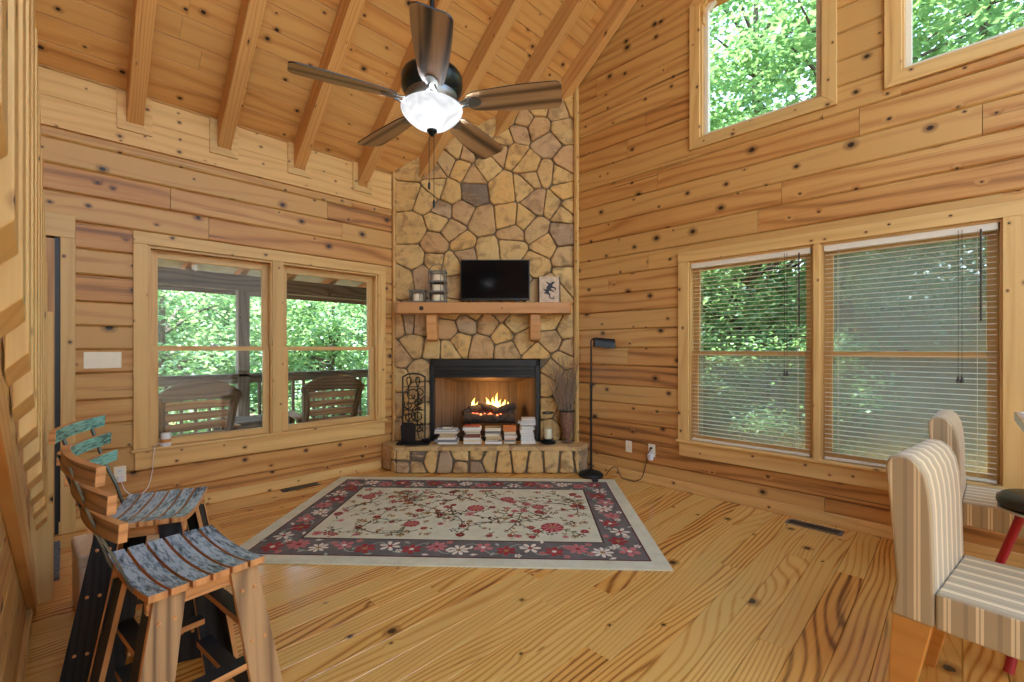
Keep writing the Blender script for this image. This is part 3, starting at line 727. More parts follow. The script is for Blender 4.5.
st = thing('staircase', 'pine staircase with tall flat pickets rising along the left edge', 'staircase', (-.1, 3.45, 0))
def SB(m, y0, y1, z0, z1, x0, x1, **k): m.box((x0+.1, y0-3.45, z0), (x1+.1, y1-3.45, z1), **k)
m = MB()
L = math.hypot(3.2, 3.2*.68); nx = Vector((0, -.68, -1)).normalized()
v = []
for x in (-.03, -.0):
    for (y, zz) in ((0, 0), (-3.2, 3.2*.68), (-3.2, 3.2*.68-.20), (-.12, 0)):
        v.append((x, y, zz))
m.mesh(v, [(0, 1, 2, 3), (4, 7, 6, 5), (0, 4, 5, 1), (1, 5, 6, 2), (2, 6, 7, 3), (3, 7, 4, 0)], uvs=[(0, 0), (L, 0), (L, .2), (0, .2)]*2)
m.build('stringer', M['rafter'], st, bevel=.003)
m = MB(); SB(m, 3.44, 3.53, 0, 1.55, -.13, -.042, axis=2); m.build('newel_post', M['trim'], st, bevel=.004)
m = MB(); v = []
for x in (-.04, -.005):
    for (y, zz) in ((-.1, .06), (-3.2, 3.1*.68+.06), (-3.2, 3.1*.68+.20), (-.1, .20)): v.append((x, y, zz))
m.mesh(v, [(0, 1, 2, 3), (4, 7, 6, 5), (0, 4, 5, 1), (1, 5, 6, 2), (2, 6, 7, 3), (3, 7, 4, 0)], uvs=[(0, 0), (L, 0), (L, .14), (0, .14)]*2)
m.build('skirt_board', M['trim'], st)
for i in range(12):
    y = 3.12-i*.22-3.45; zb = max(.02, 1.30-.52*(y+3.45-1.58)); zt = 1.60-.52*y; w_ = .09
    V = []
    for x, up in ((0, 0), (.04, .042)):
        V += [(x, y, zb+up), (x, y+w_, zb+up-.52*w_ if zb > .1 else zb+up), (x, y+w_, zt-w_*.52), (x, y, zt)]
    m = MB(); m.mesh(V, [(0, 1, 2, 3), (4, 7, 6, 5), (0, 4, 5, 1), (1, 5, 6, 2), (2, 6, 7, 3), (3, 7, 4, 0)], uvs=[(p[2], p[1]+p[0]) for p in V])
    m.build('picket', M['trim'], st, bevel=.003)
m = MB()
v = []
for x in (-.035, .0):
    for (y, zz) in ((-.03, 1.45), (-3.2, 1.45+3.17*.52), (-3.2, 1.34+3.17*.52), (-.03, 1.34)):
        v.append((x, y, zz))
m.mesh(v, [(0, 1, 2, 3), (4, 7, 6, 5), (0, 4, 5, 1), (1, 5, 6, 2), (2, 6, 7, 3), (3, 7, 4, 0)], uvs=[(0, 0), (3.5, 0), (3.5, .1), (0, .1)]*2)
m.build('hand_rail', M['trim'], st, bevel=.003)
for i in range(9):
    m = MB(); y = 3.30-i*.255; zz = .175*(i+1)
    m.box((-1.04, y-.27-3.45, zz-.03), (-.032, y+.02-3.45, zz)); m.box((-1.04, y-3.45, zz-.175), (-.032, y-.02-3.45, zz-.03))
    m.build('stair_step', M['floor'], st)

# ------------------------------------------------------------------ stone fireplace across the corner
FY = 5.17                                   # distance of the stone face along the diagonal
fp = thing('fireplace', 'tall stone fireplace filling the corner with cedar mantel and raised hearth', 'fireplace', diag(0, FY), RD)
def ztop(X): return 4.118+.544*X+.02
def clip_poly(P, a, b, c):                   # keep a*x+b*y <= c
    o = []
    for i in range(len(P)):
        p, q = P[i], P[(i+1) % len(P)]
        dp, dq = a*p[0]+b*p[1]-c, a*q[0]+b*q[1]-c
        if dp <= 0: o.append(p)
        if dp*dq < 0:
            t = dp/(dp-dq); o.append((p[0]+(q[0]-p[0])*t, p[1]+(q[1]-p[1])*t))
    return o
def stone(m, P, to3, h, rr):
    """one rounded fieldstone with the outline P; to3(x, z, depth)"""
    if len(P) < 3: return
    A = sum(P[i][0]*P[(i+1) % len(P)][1]-P[(i+1) % len(P)][0]*P[i][1] for i in range(len(P)))/2
    if abs(A) < .0006: return
    Q = []
    for i in range(len(P)):
        p, q = P[i], P[(i+1) % len(P)]; L = math.dist(p, q); n = max(1, int(L/.030))
        for k in range(n): Q.append((p[0]+(q[0]-p[0])*k/n, p[1]+(q[1]-p[1])*k/n))
    c = (sum(p[0] for p in Q)/len(Q), sum(p[1] for p in Q)/len(Q))
    for _ in range(1):
        Q = [(.18*Q[i-1][0]+.64*Q[i][0]+.18*Q[(i+1) % len(Q)][0], .18*Q[i-1][1]+.64*Q[i][1]+.18*Q[(i+1) % len(Q)][1]) for i in range(len(Q))]
    ph = rr.random()*50
    Q = [(p[0]+.007*mnoise.noise((p[0]*22, p[1]*22, ph)), p[1]+.007*mnoise.noise((p[0]*22, p[1]*22, ph+9))) for p in Q]
    tx, tz = rr.uniform(-.05, .05), rr.uniform(-.05, .05); h = h*rr.uniform(.7, 1.25); n = len(Q)
    V = []; S = min(math.sqrt(abs(A)), .3)
    for (sc, d) in ((1, -.008), (1, h*.62), (1-.007/S*1.6, h*.94), (1-.022/S*1.6, h), (.45, h*1.05)):
        sc = max(sc, .3)
        for p in Q:
            x = c[0]+(p[0]-c[0])*sc; z = c[1]+(p[1]-c[1])*sc
            dd = d+((x-c[0])*tx+(z-c[1])*tz if d > 0 else 0)
            if d > h*.6: dd += .006*mnoise.noise((x*9, z*9, ph+3))+.003*mnoise.noise((x*30, z*30, ph))
            V.append(to3(x, z, dd))
    V.append(to3(c[0], c[1], h*1.06))
    F = []
    for r_ in range(4):
        for k in range(n):
            k2 = (k+1) % n; F.append((r_*n+k, r_*n+k2, (r_+1)*n+k2, (r_+1)*n+k))
    for k in range(n): F.append((4*n+k, 4*n+(k+1) % n, 5*n))
    m.mesh(V, F, r=rr.random())
def cells(seeds, boundary, gap):
    out_ = []
    for i, s in enumerate(seeds):
        P = list(boundary)
        for j, q in enumerate(seeds):
            if i == j: continue
            dx, dz = q[0]-s[0], q[1]-s[1]; L = math.hypot(dx, dz)
            if L > 1.3 or L < 1e-6: continue
            P = clip_poly(P, dx/L, dz/L, ((s[0]+q[0])/2*dx+(s[1]+q[1])/2*dz)/L-gap)
            if len(P) < 3: break
        out_.append(P)
    return out_
pxs = []
def crop(ox, oy, sc, pts): pxs.extend([(ox+a/sc, oy+b/sc) for a, b in pts])
crop(395, 80, 4.874, [(455, 235), (530, 285), (605, 255), (695, 235), (820, 240), (738, 310), (866, 115), (790, 45), (838, 400), (735, 455), (650, 415), (580, 360), (300, 335), (245, 400), (325, 435), (440, 420), (378, 465), (375, 545), (530, 525), (690, 590), (803, 462), (820, 545), (840, 620), (770, 600), (75, 440), (65, 550), (195, 525), (270, 550), (150, 580), (230, 640), (660, 482), (620, 190), (352, 350), (515, 345), (700, 120), (560, 170), (800, 140), (190, 440), (400, 330), (630, 515)])
crop(395, 180, 4.874, [(420, 205), (555, 190), (826, 150), (80, 240), (215, 195), (322, 160), (195, 315), (280, 240), (330, 312), (445, 345), (570, 332), (575, 258), (624, 195), (680, 245), (730, 320), (690, 410), (815, 270), (828, 375), (830, 470), (85, 385), (40, 480), (130, 465), (192, 400), (272, 412), (342, 367), (290, 520), (690, 550), (450, 470), (600, 490), (400, 570), (560, 580), (770, 520)])
crop(395, 300, 3.789, [(12, 85), (52, 80), (95, 85), (200, 110), (266, 92), (350, 88), (455, 90), (585, 80), (650, 112), (70, 180), (22, 215), (246, 160), (200, 192), (325, 178), (425, 188), (485, 156), (410, 132), (592, 150), (535, 208), (642, 230), (662, 182), (575, 325), (608, 270), (143, 190), (15, 300), (90, 270), (14, 400), (95, 350), (110, 430), (20, 490), (580, 410), (655, 300), (672, 390), (640, 440), (590, 490), (675, 510), (60, 470), (112, 510), (640, 360), (50, 400), (300, 40), (400, 40), (210, 40)])
K_ = 5.15/447.5
seeds = [((a-512)*K_, 1.35+(349-b)*K_) for a, b in pxs]
FBX0, FBX1, FBZ1 = -.945, .325, 1.235
rr = random.Random(21)
XL_, XR_ = -1.355, .735
BND = [(XL_, .30), (XR_, .30), (XR_, ztop(XR_)), (XL_, ztop(XL_))]
m = MB(); mm = MB()
for s, P in zip(seeds, cells(seeds, BND, .0055)):
    if FBX0 < s[0] < FBX1 and s[1] < FBZ1: continue
    if len(P) < 3: continue
    if s[0] < FBX0 and s[1] < FBZ1+.1: P = clip_poly(P, 1, 0, FBX0)
    elif s[0] > FBX1 and s[1] < FBZ1+.1: P = clip_poly(P, -1, 0, -FBX1)
    elif s[1] > FBZ1: P = clip_poly(P, 0, -1, -FBZ1)
    stone(m, P, lambda x, z, d: (x, -d, z), .03, rr)
for (a, b, c, d_) in ((XL_-.05, FBX0, 0, None), (FBX1, XR_+.05, 0, None), (FBX0, FBX1, FBZ1, None)):
    za, zb_ = ztop(a)+.05, ztop(b)+.05
    V = [(a, 0, c), (b, 0, c), (b, 0, zb_), (a, 0, za), (a, .06, c), (b, .06, c), (b, .06, zb_), (a, .06, za)]
    mm.mesh(V, [(0, 1, 2, 3), (4, 7, 6, 5), (0, 4, 5, 1), (1, 5, 6, 2), (2, 6, 7, 3), (3, 7, 4, 0)])
m.build('stone_facing', M['stone'], fp, smooth=True, angle=55)
mm.build('mortar_bed', M['mortar'], fp)

# hearth: low stone bench with cut corners
HB = [(-1.26, -.30), (.735, -.30), (.835, -.15), (.74, -.02), (-1.36, -.02), (-1.455, -.10)]
def hearth_face(m, p, q, n, sd):
    rr = random.Random(sd); L = math.dist(p, q); ux = ((q[0]-p[0])/L, (q[1]-p[1])/L); nn = (ux[1], -ux[0])
    sds = []; x = 0; k = 0
    while x < L:
        wv = rr.uniform(.13, .20)
        if rr.random() < .28: sds += [(x+wv/2, .075), (x+wv*.55, .19)]
        else: sds.append((x+wv/2, .12+rr.uniform(-.02, .02)))
        x += wv
    for P in cells(sds, [(.004, .005), (L-.004, .005), (L-.004, .248), (.004, .248)], .011):
        stone(m, P, lambda x, z, d: (p[0]+ux[0]*x+nn[0]*d, p[1]+ux[1]*x+nn[1]*d, z), .022, rr)
m = MB(); hearth_face(m, HB[0], HB[1], 12, 4); hearth_face(m, HB[1], HB[2], 1, 5); hearth_face(m, HB[5], HB[0], 2, 6)
m.build('hearth_stones', M['stone'], fp, smooth=True, angle=55)
m = MB(); m.prism(HB, 0, .255, plane='xy'); m.build('hearth_core', M['mortar'], fp)
# flagstones on top
hc = [(-1.275, -.325), (.745, -.325), (.862, -.15), (.75, -.004), (FBX1+.0, -.004), (FBX0, -.004), (-1.365, -.004), (-1.48, -.09)]
m = MB(); rr = random.Random(9)
sds = []
x = -1.5
while x < .9:
    wv = rr.uniform(.24, .42); sds += [(x+wv/2, -.24+rr.uniform(-.02, .02)), (x+wv/2+rr.uniform(-.1, .1), -.08)]; x += wv
for P in cells(sds, hc, .005):
    stone(m, P, lambda x, z, d: (x, z, .255+d), .045/1.0, random.Random(1))
m.prism([(a*.995, b*.985) for a, b in hc], .250, .288, plane='xy')
m.build('hearth_cap', M['stone'], fp, smooth=True, angle=50)

# mantel shelf with corbels
MZ0, MZ1 = 1.745, 1.866
m = MB(); m.prism([(-1.30, -.035), (-1.30, -.19), (-1.265, -.235), (.625, -.235), (.665, -.19), (.665, -.035)], MZ0, MZ1, plane='xy', mat=0)
V = m
mt = MB()
# long grain along the shelf
pr = [(-1.30, -.035), (-1.30, -.19), (-1.265, -.235), (.625, -.235), (.665, -.19), (.665, -.035)]
n = len(pr); vs = [(a, b, MZ0) for a, b in pr]+[(a, b, MZ1) for a, b in pr]
fs = [tuple(range(n-1, -1, -1)), tuple(range(n, 2*n))]+[(k, (k+1) % n, n+(k+1) % n, n+k) for k in range(n)]
mt.mesh(vs, fs, uvs=[(a, z_+b*.3) for (a, b, z_) in vs])
man = mt.build('mantel_shelf', M['cedar'], fp, bevel=.006)
m = MB(); m.lathe([(0, 0), (.026, 0), (.021, .002), (.0, .003)], 14); kn = m.build('dark_knot', M['black'], fp); kn.location = (-1.0, -.2345, 1.80); kn.rotation_euler = (PI/2, 0, 0)
for cx in (-.90, .262):
    m = MB(); m.prism([(-.02, MZ0), (-.175, MZ0), (-.175, MZ0-.10), (-.14, MZ0-.29), (-.02, MZ0-.31)], cx-.058, cx+.058, plane='yz')
    m.build('corbel', M['cedar'], fp, bevel=.008)

# metal firebox
m = MB(); a, b, zt = FBX0+.008, FBX1-.008, FBZ1-.008; zb = .292
m.box((a, -.05, zb), (a+.045, .02, zt)); m.box((b-.045, -.05, zb), (b, .02, zt)); m.box((a, -.05, zt-.075), (b, .02, zt))
m.box((a+.045, -.02, zt-.20), (b-.045, .02, zt-.075)); m.box((a+.045, -.045, zt-.125), (b-.045, -.02, zt-.118)); m.box((a+.045, -.045, zt-.16), (b-.045, -.02, zt-.153))
m.box((a+.045, -.045, zt-.205), (b-.045, .05, zt-.19)); m.box((a+.045, -.02, zb), (b-.045, .10, zb+.05))
m.build('firebox_surround', M['black'], fp, bevel=.004)
m = MB(); i0, i1, iz0, iz1 = a+.045, b-.045, zb+.03, zt-.19; dp = .48; tp = .20
V = [(i0, .02, iz0), (i1, .02, iz0), (i1, .02, iz1), (i0, .02, iz1), (i0+tp, dp, iz0), (i1-tp, dp, iz0), (i1-tp, dp, iz1-.10), (i0+tp, dp, iz1-.10)]
for f in ((4, 5, 6, 7), (0, 4, 7, 3), (1, 2, 6, 5), (3, 7, 6, 2), (0, 1, 5, 4)):
    P = [V[k] for k in f]; m.face(P, uv=[(p[0]+p[1]*.7, p[2]) for p in P])
m.build('firebox_lining', M['firebox'], fp, recalc=False, solid=.01)

# the gas log set burning in the firebox
lg = thing('gas_log_set', 'charred gas logs burning with yellow flames inside the black firebox', 'fire logs', diag(-.27, FY+.20, .325), RD)
m = MB()
for k in range(9):
    x = -.26+k*.065; m.box((x-.006, -.10, .165), (x+.006, .14, .178)); m.box((x-.006, -.11, .165), (x+.006, -.098, .21))
m.box((-.31, -.09, .15), (.31, -.075, .166)); m.box((-.31, .10, .15), (.31, .115, .166))
for x in (-.25, .25):
    for y in (-.083, .107): m.box((x-.008, y-.008, 0), (x+.008, y+.008, .155))
m.box((-.33, -.14, 0), (.33, .16, .012))
m.build('grate', M['iron'], lg)
m = MB(); rr = random.Random(3)
for k in range(90):
    x, y = rr.uniform(-.2, .16), rr.uniform(-.10, .0); s_ = rr.uniform(.010, .020); z = .20+rr.uniform(0, .05)
    m.lathe([(0, -s_), (s_*.8, -s_*.5), (s_, 0), (s_*.7, s_*.6), (0, s_)], 6, c=(x, y, z))
m.build('embers', M['ember'], lg)
for (p, q, r0) in (((-.30, -.075, .10), (.30, -.085, .085), .042), ((-.27, .06, .13), (.29, .05, .14), .050), ((-.24, -.05, .19), (-.05, .06, .21), .034), ((-.13, .05, .24), (.12, -.06, .17), .036), ((.05, -.05, .15), (.30, .05, .22), .038), ((-.31, -.06, .14), (-.17, -.01, .19), .032)):
    m = MB(); pts = []; rad = []
    for k in range(9):
        t = k/8; pts.append(tuple(p[i]+(q[i]-p[i])*t+.010*mnoise.noise((t*4, i*7, r0*300))+(.12 if i == 2 else 0) for i in range(3))); rad.append(1.15*r0*(1+.25*mnoise.noise((t*6, 3, r0*99))))
    m.tube(pts, rad, 12); m.build('log', M['log'], lg, smooth=True, angle=60)
for (x, y, z0, h, wv) in ((-.19, 0, .17, .15, .045), (-.16, .02, .17, .10, .03), (.0, .02, .17, .13, .04), (.05, .0, .16, .17, .05), (.12, .01, .15, .15, .05), (.17, .0, .17, .13, .045), (.09, .04, .18, .20, .035), (-.03, .04, .2, .12, .035), (.21, .02, .19, .08, .03)):
    m = MB(); prof = [(.2, 0), (.8, .15), (1, .3), (.75, .55), (.4, .8), (.0, 1)]; n = 8; V = []; uvs = []
    for (rr_, t) in prof:
        for k in range(n):
            an = 2*PI*k/n; V.append((x+wv*.5*rr_*math.cos(an)+.02*math.sin(t*5+x*20)*t, y+wv*.3*rr_*math.sin(an), z0+.125+h*t)); uvs.append((k/n, t))
    m.mesh(V, [(i*n+k, i*n+(k+1) % n, (i+1)*n+(k+1) % n, (i+1)*n+k) for i in range(5) for k in range(n)], uvs=uvs)
    m.build('flame', M['flame'], lg, smooth=True)
pl = bpy.data.lights.new('fire_glow', 'POINT'); pl.energy = 1.6; pl.color = (1, .55, .2); pl.shadow_soft_size = .08
po = bpy.data.objects.new('fire_glow', pl); COL.objects.link(po); po.parent = lg; po.location = (0, -.02, .48)

# ------------------------------------------------------------------ things on the mantel
TZ = MZ1
tv = thing('television', 'black flat screen television standing on the mantel', 'television', diag(-.19, FY-.13, TZ), RD)
m = MB(); m.box((-.39, -.005, .035), (.39, .035, .49)); m.box((-.25, .035, .10), (.25, .07, .40)); m.build('bezel', M['tvframe'], tv, bevel=.004)
m = MB(); m.box((-.378, -.007, .055), (.378, -.004, .478)); m.build('screen', M['tv'], tv)
for s in (-1, 1):
    m = MB(); m.prism([(-.07, 0), (.07, 0), (.07, .008), (.02, .014), (.015, .05), (-.01, .05), (-.015, .014), (-.07, .008)], s*.25-.012, s*.25+.012, plane='yz'); m.build('stand_foot', M['tvframe'], tv)

def lantern(name, label, cx, cw, tiers, th, handle):
    o = thing(name, label, 'candle holder', diag(cx, FY-.135, TZ), RD, 'slatted metal candle holders on the mantel')
    h = tiers*th+.02; m = MB(); a = cw/2
    for sx in (-1, 1):
        for sy in (-1, 1): m.box((sx*a-.006*(1+sx), sy*a*.8-.006*(1+sy), 0), (sx*a+.006*(1-sx), sy*a*.8+.006*(1-sy), h))
    for k in range(tiers+1):
        z = k*th+.004
        for sy in (-1, 1): m.box((-a, sy*a*.8-.004, z), (a, sy*a*.8+.004, z+.016))
        for sx in (-1, 1): m.box((sx*a-.004, -a*.8, z), (sx*a+.004, a*.8, z+.016))
        if k < tiers: m.box((-a, -a*.8, z), (a, a*.8, z+.005))
    for sx in (-.45, .45):
        for sy in (-1, 1): m.box((sx*a-.003, sy*a*.8-.003, 0), (sx*a+.003, sy*a*.8+.003, h))
    m.build('frame', M['greymetal'], o)
    if handle:
        m = MB(); m.tube([(a*math.cos(PI*k/12), 0, h+.085*math.sin(PI*k/12)) for k in range(13)], .0045, 8); m.build('handle', M['greymetal'], o, smooth=True)
    for k in range(tiers):
        m = MB(); z = k*th+.0095; r_ = cw*.34; m.lathe([(0, 0), (r_, 0), (r_, th*.68), (r_*.92, th*.72), (r_*.3, th*.70), (0, th*.69)], 20, c=(0, 0, z)); m.tube([(0, 0, z+th*.69), (0, .001, z+th*.77)], .002, 6)
        m.build('candle', M['candle'], o, smooth=True)
    return o
lantern('candle_lantern', 'tall three-tier slatted metal lantern with white candles on the mantel', -.835, .19, 3, .112, True)
lantern('candle_crate', 'small single-candle slatted metal crate at the left end of the mantel', -1.06, .165, 1, .125, False)

pq = thing('picture_tile', 'mottled tan stone tile with a black leaping creature, leaning on the mantel', 'picture', diag(.425, FY-.12, TZ), RD)
X = Matrix.Rotation(-.16, 4, 'X')
m = MB(); m.box((-.115, 0, .012), (.115, .014, .315), xf=X); m.build('tile', M['plaque'], pq, bevel=.003)
m = MB()
def fl(pts): m.face([X @ Vector((a, -.0015, b)) for a, b in pts])
def strip(pts, ws):
    for i in range(len(pts)-1):
        (x0, z0), (x1, z1) = pts[i], pts[i+1]; L = math.hypot(x1-x0, z1-z0); nx_, nz_ = -(z1-z0)/L, (x1-x0)/L; w0, w1 = ws[i], ws[i+1]
        fl([(x0-nx_*w0, z0-nz_*w0), (x1-nx_*w1, z1-nz_*w1), (x1+nx_*w1, z1+nz_*w1), (x0+nx_*w0, z0+nz_*w0)])
strip([(.03, .235), (.015, .215), (0, .19), (-.02, .16), (-.03, .13), (-.01, .11), (.01, .10)], [.012, .022, .026, .026, .020, .012, .006])
strip([(.03, .235), (.045, .245), (.06, .24)], [.014, .012, .004]); strip([(.0, .225), (-.02, .235), (-.035, .25)], [.012, .008, .004])
strip([(.02, .19), (.05, .185), (.07, .165), (.065, .15)], [.012, .010, .007, .005]); strip([(-.01, .16), (.03, .15), (.05, .13)], [.012, .009, .005])
strip([(-.02, .15), (-.055, .15), (-.065, .17)], [.012, .008, .005]); strip([(-.03, .13), (-.06, .115)], [.012, .006])
strip([(.0, .105), (.0, .07), (.02, .055), (.045, .055), (.05, .07), (.035, .075)], [.006, .006, .006, .005, .004, .003])
m.build('black_figure', M['black'], pq, recalc=False, solid=.001)
m = MB(); m.box((-.12, -.02, 0), (.12, .02, .006)); m.box((-.122, -.012, 0), (-.116, .06, .31), xf=X); m.box((.116, -.012, 0), (.122, .06, .31), xf=Matrix.Rotation(-.16, 4, 'X') ); m.build('easel', M['iron'], pq)

# ------------------------------------------------------------------ things on the hearth
HZ_ = .302
ts = thing('fireplace_tool_set', 'black wrought iron scrollwork tool stand with shovel at the left end of the hearth', 'fireplace tools', diag(-1.10, FY-.185, HZ_), RD)
m = MB(); m.box((-.17, -.10, 0), (.19, .09, .014)); m.build('base_plate', M['iron'], ts, bevel=.003)
m = MB(); 
for s in (-.125, .125): m.tube([(s, .03, .01), (s, .03, .74)], .0085, 8)
m.tube([(-.125, .03, .735), (-.07, .03, .765), (0, .03, .775), (.07, .03, .765), (.125, .03, .735)], .0085, 8)
for z in (.62, .36, .20): m.box((-.125, .025, z), (.125, .035, z+.008))
m.build('stand_frame', M['iron'], ts, smooth=True)
def spiral(cx, cz, r0, a0, turns, sg=1): return [(cx+r0*(1-.72*t)*math.cos(a0+sg*turns*2*PI*t), .03, cz+r0*(1-.72*t)*math.sin(a0+sg*turns*2*PI*t)) for t in [k/22 for k in range(23)]]
m = MB()
for a in ((-.02, .53, .095, -2.2, 1.4, 1), (.04, .30, .085, .9, 1.4, 1), (-.05, .29, .07, 1.2, 1.3, -1), (.06, .45, .06, -1.2, 1.2, -1), (-.06, .42, .05, 2.4, 1.2, 1), (.05, .17, .06, 1.2, 1.3, -1), (.07, .56, .05, 2.8, 1.1, -1)):
    m.tube(spiral(*a), .0062, 6)
m.tube(spline([(-.11, .03, .40), (-.04, .03, .36), (.03, .03, .42), (.115, .03, .52)], 6), .0062, 6); m.tube(spline([(.11, .03, .12), (.04, .03, .22), (.0, .03, .30), (-.06, .03, .24), (-.115, .03, .12)], 6), .0062, 6)
m.build('scrollwork', M['iron'], ts, smooth=True)
for s, nm in ((-.05, 'shovel'), (.05, 'poker')):
    m = MB(); lp = [(s+.032*math.sin(t)*(.6+.4*math.cos(t)), .0, .68+.055*math.cos(t)) for t in [2*PI*k/16 for k in range(17)]]
    m.tube(lp, .006, 6); m.tube([(s, 0, .625), (s, 0, .12)], .0055, 6)
    if nm == 'shovel':
        m.prism([(-.125, .02), (.03, .02), (.035, .20), (.0, .235), (-.095, .235), (-.13, .20)], -.04, -.028, plane='xz')
        m.tube([(-.05, -.012, .235), (-.05, -.012, .14)], .012, 8)
    else: m.tube([(s, 0, .12), (s+.02, -.01, .05), (s+.05, -.01, .07)], .006, 6)
    m.build(nm, M['iron'], ts, smooth=True)
m = MB(); m.lathe([(.0, .014), (.03, .014), (.05, .03), (.055, .045), (.045, .05), (.0, .045)], 16, c=(.14, -.02, 0)); m.build('ash_dish', M['iron'], ts, smooth=True)

# books: five stacks in front of the fire
BM = {}
def bcol(c):
    if c not in BM: BM[c] = plain('book_cover_'+str(len(BM)), srgb(*c), .5)
    return BM[c]
PG = plain('paper_edges', srgb(222, 210, 182), .85, 0, .06, 120)
PGW = plain('white_paper_edges', srgb(232, 228, 216), .85, 0, .06, 120)
GREY, BLUE, NAVY, TAN, WHT, BLK, BRN, ORG, RED_, CRM, LBL = (126, 128, 128), (112, 130, 146), (28, 32, 42), (196, 168, 122), (228, 224, 214), (22, 22, 24), (128, 72, 50), (206, 118, 58), (160, 48, 40), (222, 206, 170), (178, 190, 198)
STK = [('leftmost', -.72, [(WHT, .22, .017, 'white paperback'), (GREY, .255, .030, 'thick grey hardback'), (WHT, .20, .022, 'white-jacketed book'), (TAN, .165, .040, 'thick tan book'), (BLUE, .26, .030, 'wide slate-blue book'), (LBL, .24, .016, 'pale blue magazine'), (NAVY, .11, .028, 'small navy box-shaped book')]),
       ('second', -.443, [(WHT, .20, .026, 'white paperback'), (CRM, .185, .024, 'cream paperback'), (WHT, .19, .018, 'thin white book'), (BRN, .17, .036, 'red-brown book'), (BLK, .16, .018, 'black book'), (CRM, .175, .024, 'cream book'), (WHT, .20, .030, 'white book'), (RED_, .17, .014, 'thin red book')]),
       ('middle', -.208, [(WHT, .185, .028, 'white paperback'), (BLK, .15, .018, 'thin black book'), (TAN, .17, .034, 'tan paperback'), (CRM, .165, .032, 'yellowed paperback'), (GREY, .155, .022, 'grey-covered book'), (BLK, .18, .044, 'thick black book')]),
       ('fourth', -.02, [(CRM, .13, .022, 'cream paperback'), (GREY, .125, .020, 'grey paperback'), (ORG, .13, .020, 'dull orange paperback'), (WHT, .14, .020, 'white paperback'), (BRN, .12, .018, 'brown paperback'), (CRM, .13, .026, 'yellowed paperback'), (ORG, .14, .056, 'thick bright orange book')]),
       ('rightmost', .17, [(WHT, .165, .022, 'white disc case')]+[(LBL if k % 2 else WHT, .145, .0185, 'pale disc case') for k in range(9)]+[(BLK, .14, .010, 'thin black case'), (WHT, .17, .020, 'white magazine'), (LBL, .20, .016, 'pale blue magazine'), (GREY, .165, .020, 'grey magazine'), (WHT, .15, .014, 'white magazine')])]
ORD = ['bottom', 'second from the bottom', 'third from the bottom', 'fourth from the bottom', 'fifth from the bottom', 'sixth from the bottom', 'seventh from the bottom', 'eighth from the bottom', 'ninth from the bottom', 'tenth from the bottom', 'eleventh from the bottom', 'twelfth from the bottom', 'thirteenth from the bottom', 'fourteenth from the bottom', 'fifteenth from the bottom']
rr = random.Random(8)
for nm, cx, bks in STK:
    z = HZ_+.002
    for k, (c, wv, th, desc) in enumerate(bks):
        pos = ORD[k] if k < len(bks)-1 else 'on top'
        rz = rr.uniform(-.05, .05); X0 = cx+rr.uniform(-.012, .012); dp = min(.145, wv*.8) if nm != 'rightmost' else .15
        o = thing('book' if 'magazine' not in desc and 'case' not in desc else ('magazine' if 'magazine' in desc else 'disc_case'),
                  f'{desc}, {pos} of the {nm} stack on the hearth', 'book' if 'case' not in desc else 'disc case', diag(X0, FY-.175+rr.uniform(-.008, .008), z), RD+rz, f'{nm} stack on the hearth')
        ct = min(.003, th*.15); m = MB()
        m.box((-wv/2, -dp/2, 0), (wv/2, dp/2, ct)); m.box((-wv/2, -dp/2, th-ct), (wv/2, dp/2, th))
        spine = rr.random() < (.35 if nm != 'rightmost' else .0)
        if spine: m.box((-wv/2, -dp/2-.001, 0), (wv/2, -dp/2+ct, th))
        m.box((-wv/2, dp/2-ct, 0), (wv/2, dp/2, th))
        m.build('cover', bcol(c), o)
        m = MB(); m.box((-wv/2+.004, -dp/2+.005, ct), (wv/2-.004, dp/2-ct, th-ct)); m.build('pages', PGW if c in (WHT, LBL, GREY) else PG, o)
        z += th+.0006

# hurricane candle
hc_ = thing('hurricane_candle', 'clear glass hurricane with cream pillar candle on a black base, right of the books', 'candle', diag(.405, FY-.17, HZ_), RD)
m = MB(); m.lathe([(0, 0), (.085, 0), (.085, .012), (.07, .02), (.055, .024), (.055, .045), (.062, .05), (0, .05)], 28); m.build('base', M['iron'], hc_, smooth=True)
m = MB(); m.lathe([(.056, .052), (.060, .09), (.062, .18), (.056, .26), (.060, .325), (.064, .335), (.061, .335), (.057, .325), (.053, .26), (.059, .18), (.057, .09), (.053, .055)], 28, caps=False); m.build('glass_chimney', M['vessel'], hc_, smooth=True)
m = MB(); m.lathe([(.062, .328), (.068, .330), (.068, .342), (.061, .342), (.060, .33)], 28, caps=False); m.build('black_rim', M['iron'], hc_, smooth=True)
m = MB(); m.lathe([(0, .051), (.043, .051), (.043, .155), (.039, .160), (.012, .157), (0, .155)], 24); m.tube([(0, 0, .155), (.001, 0, .17)], .002, 6); m.build('pillar_candle', M['candle'], hc_, smooth=True)
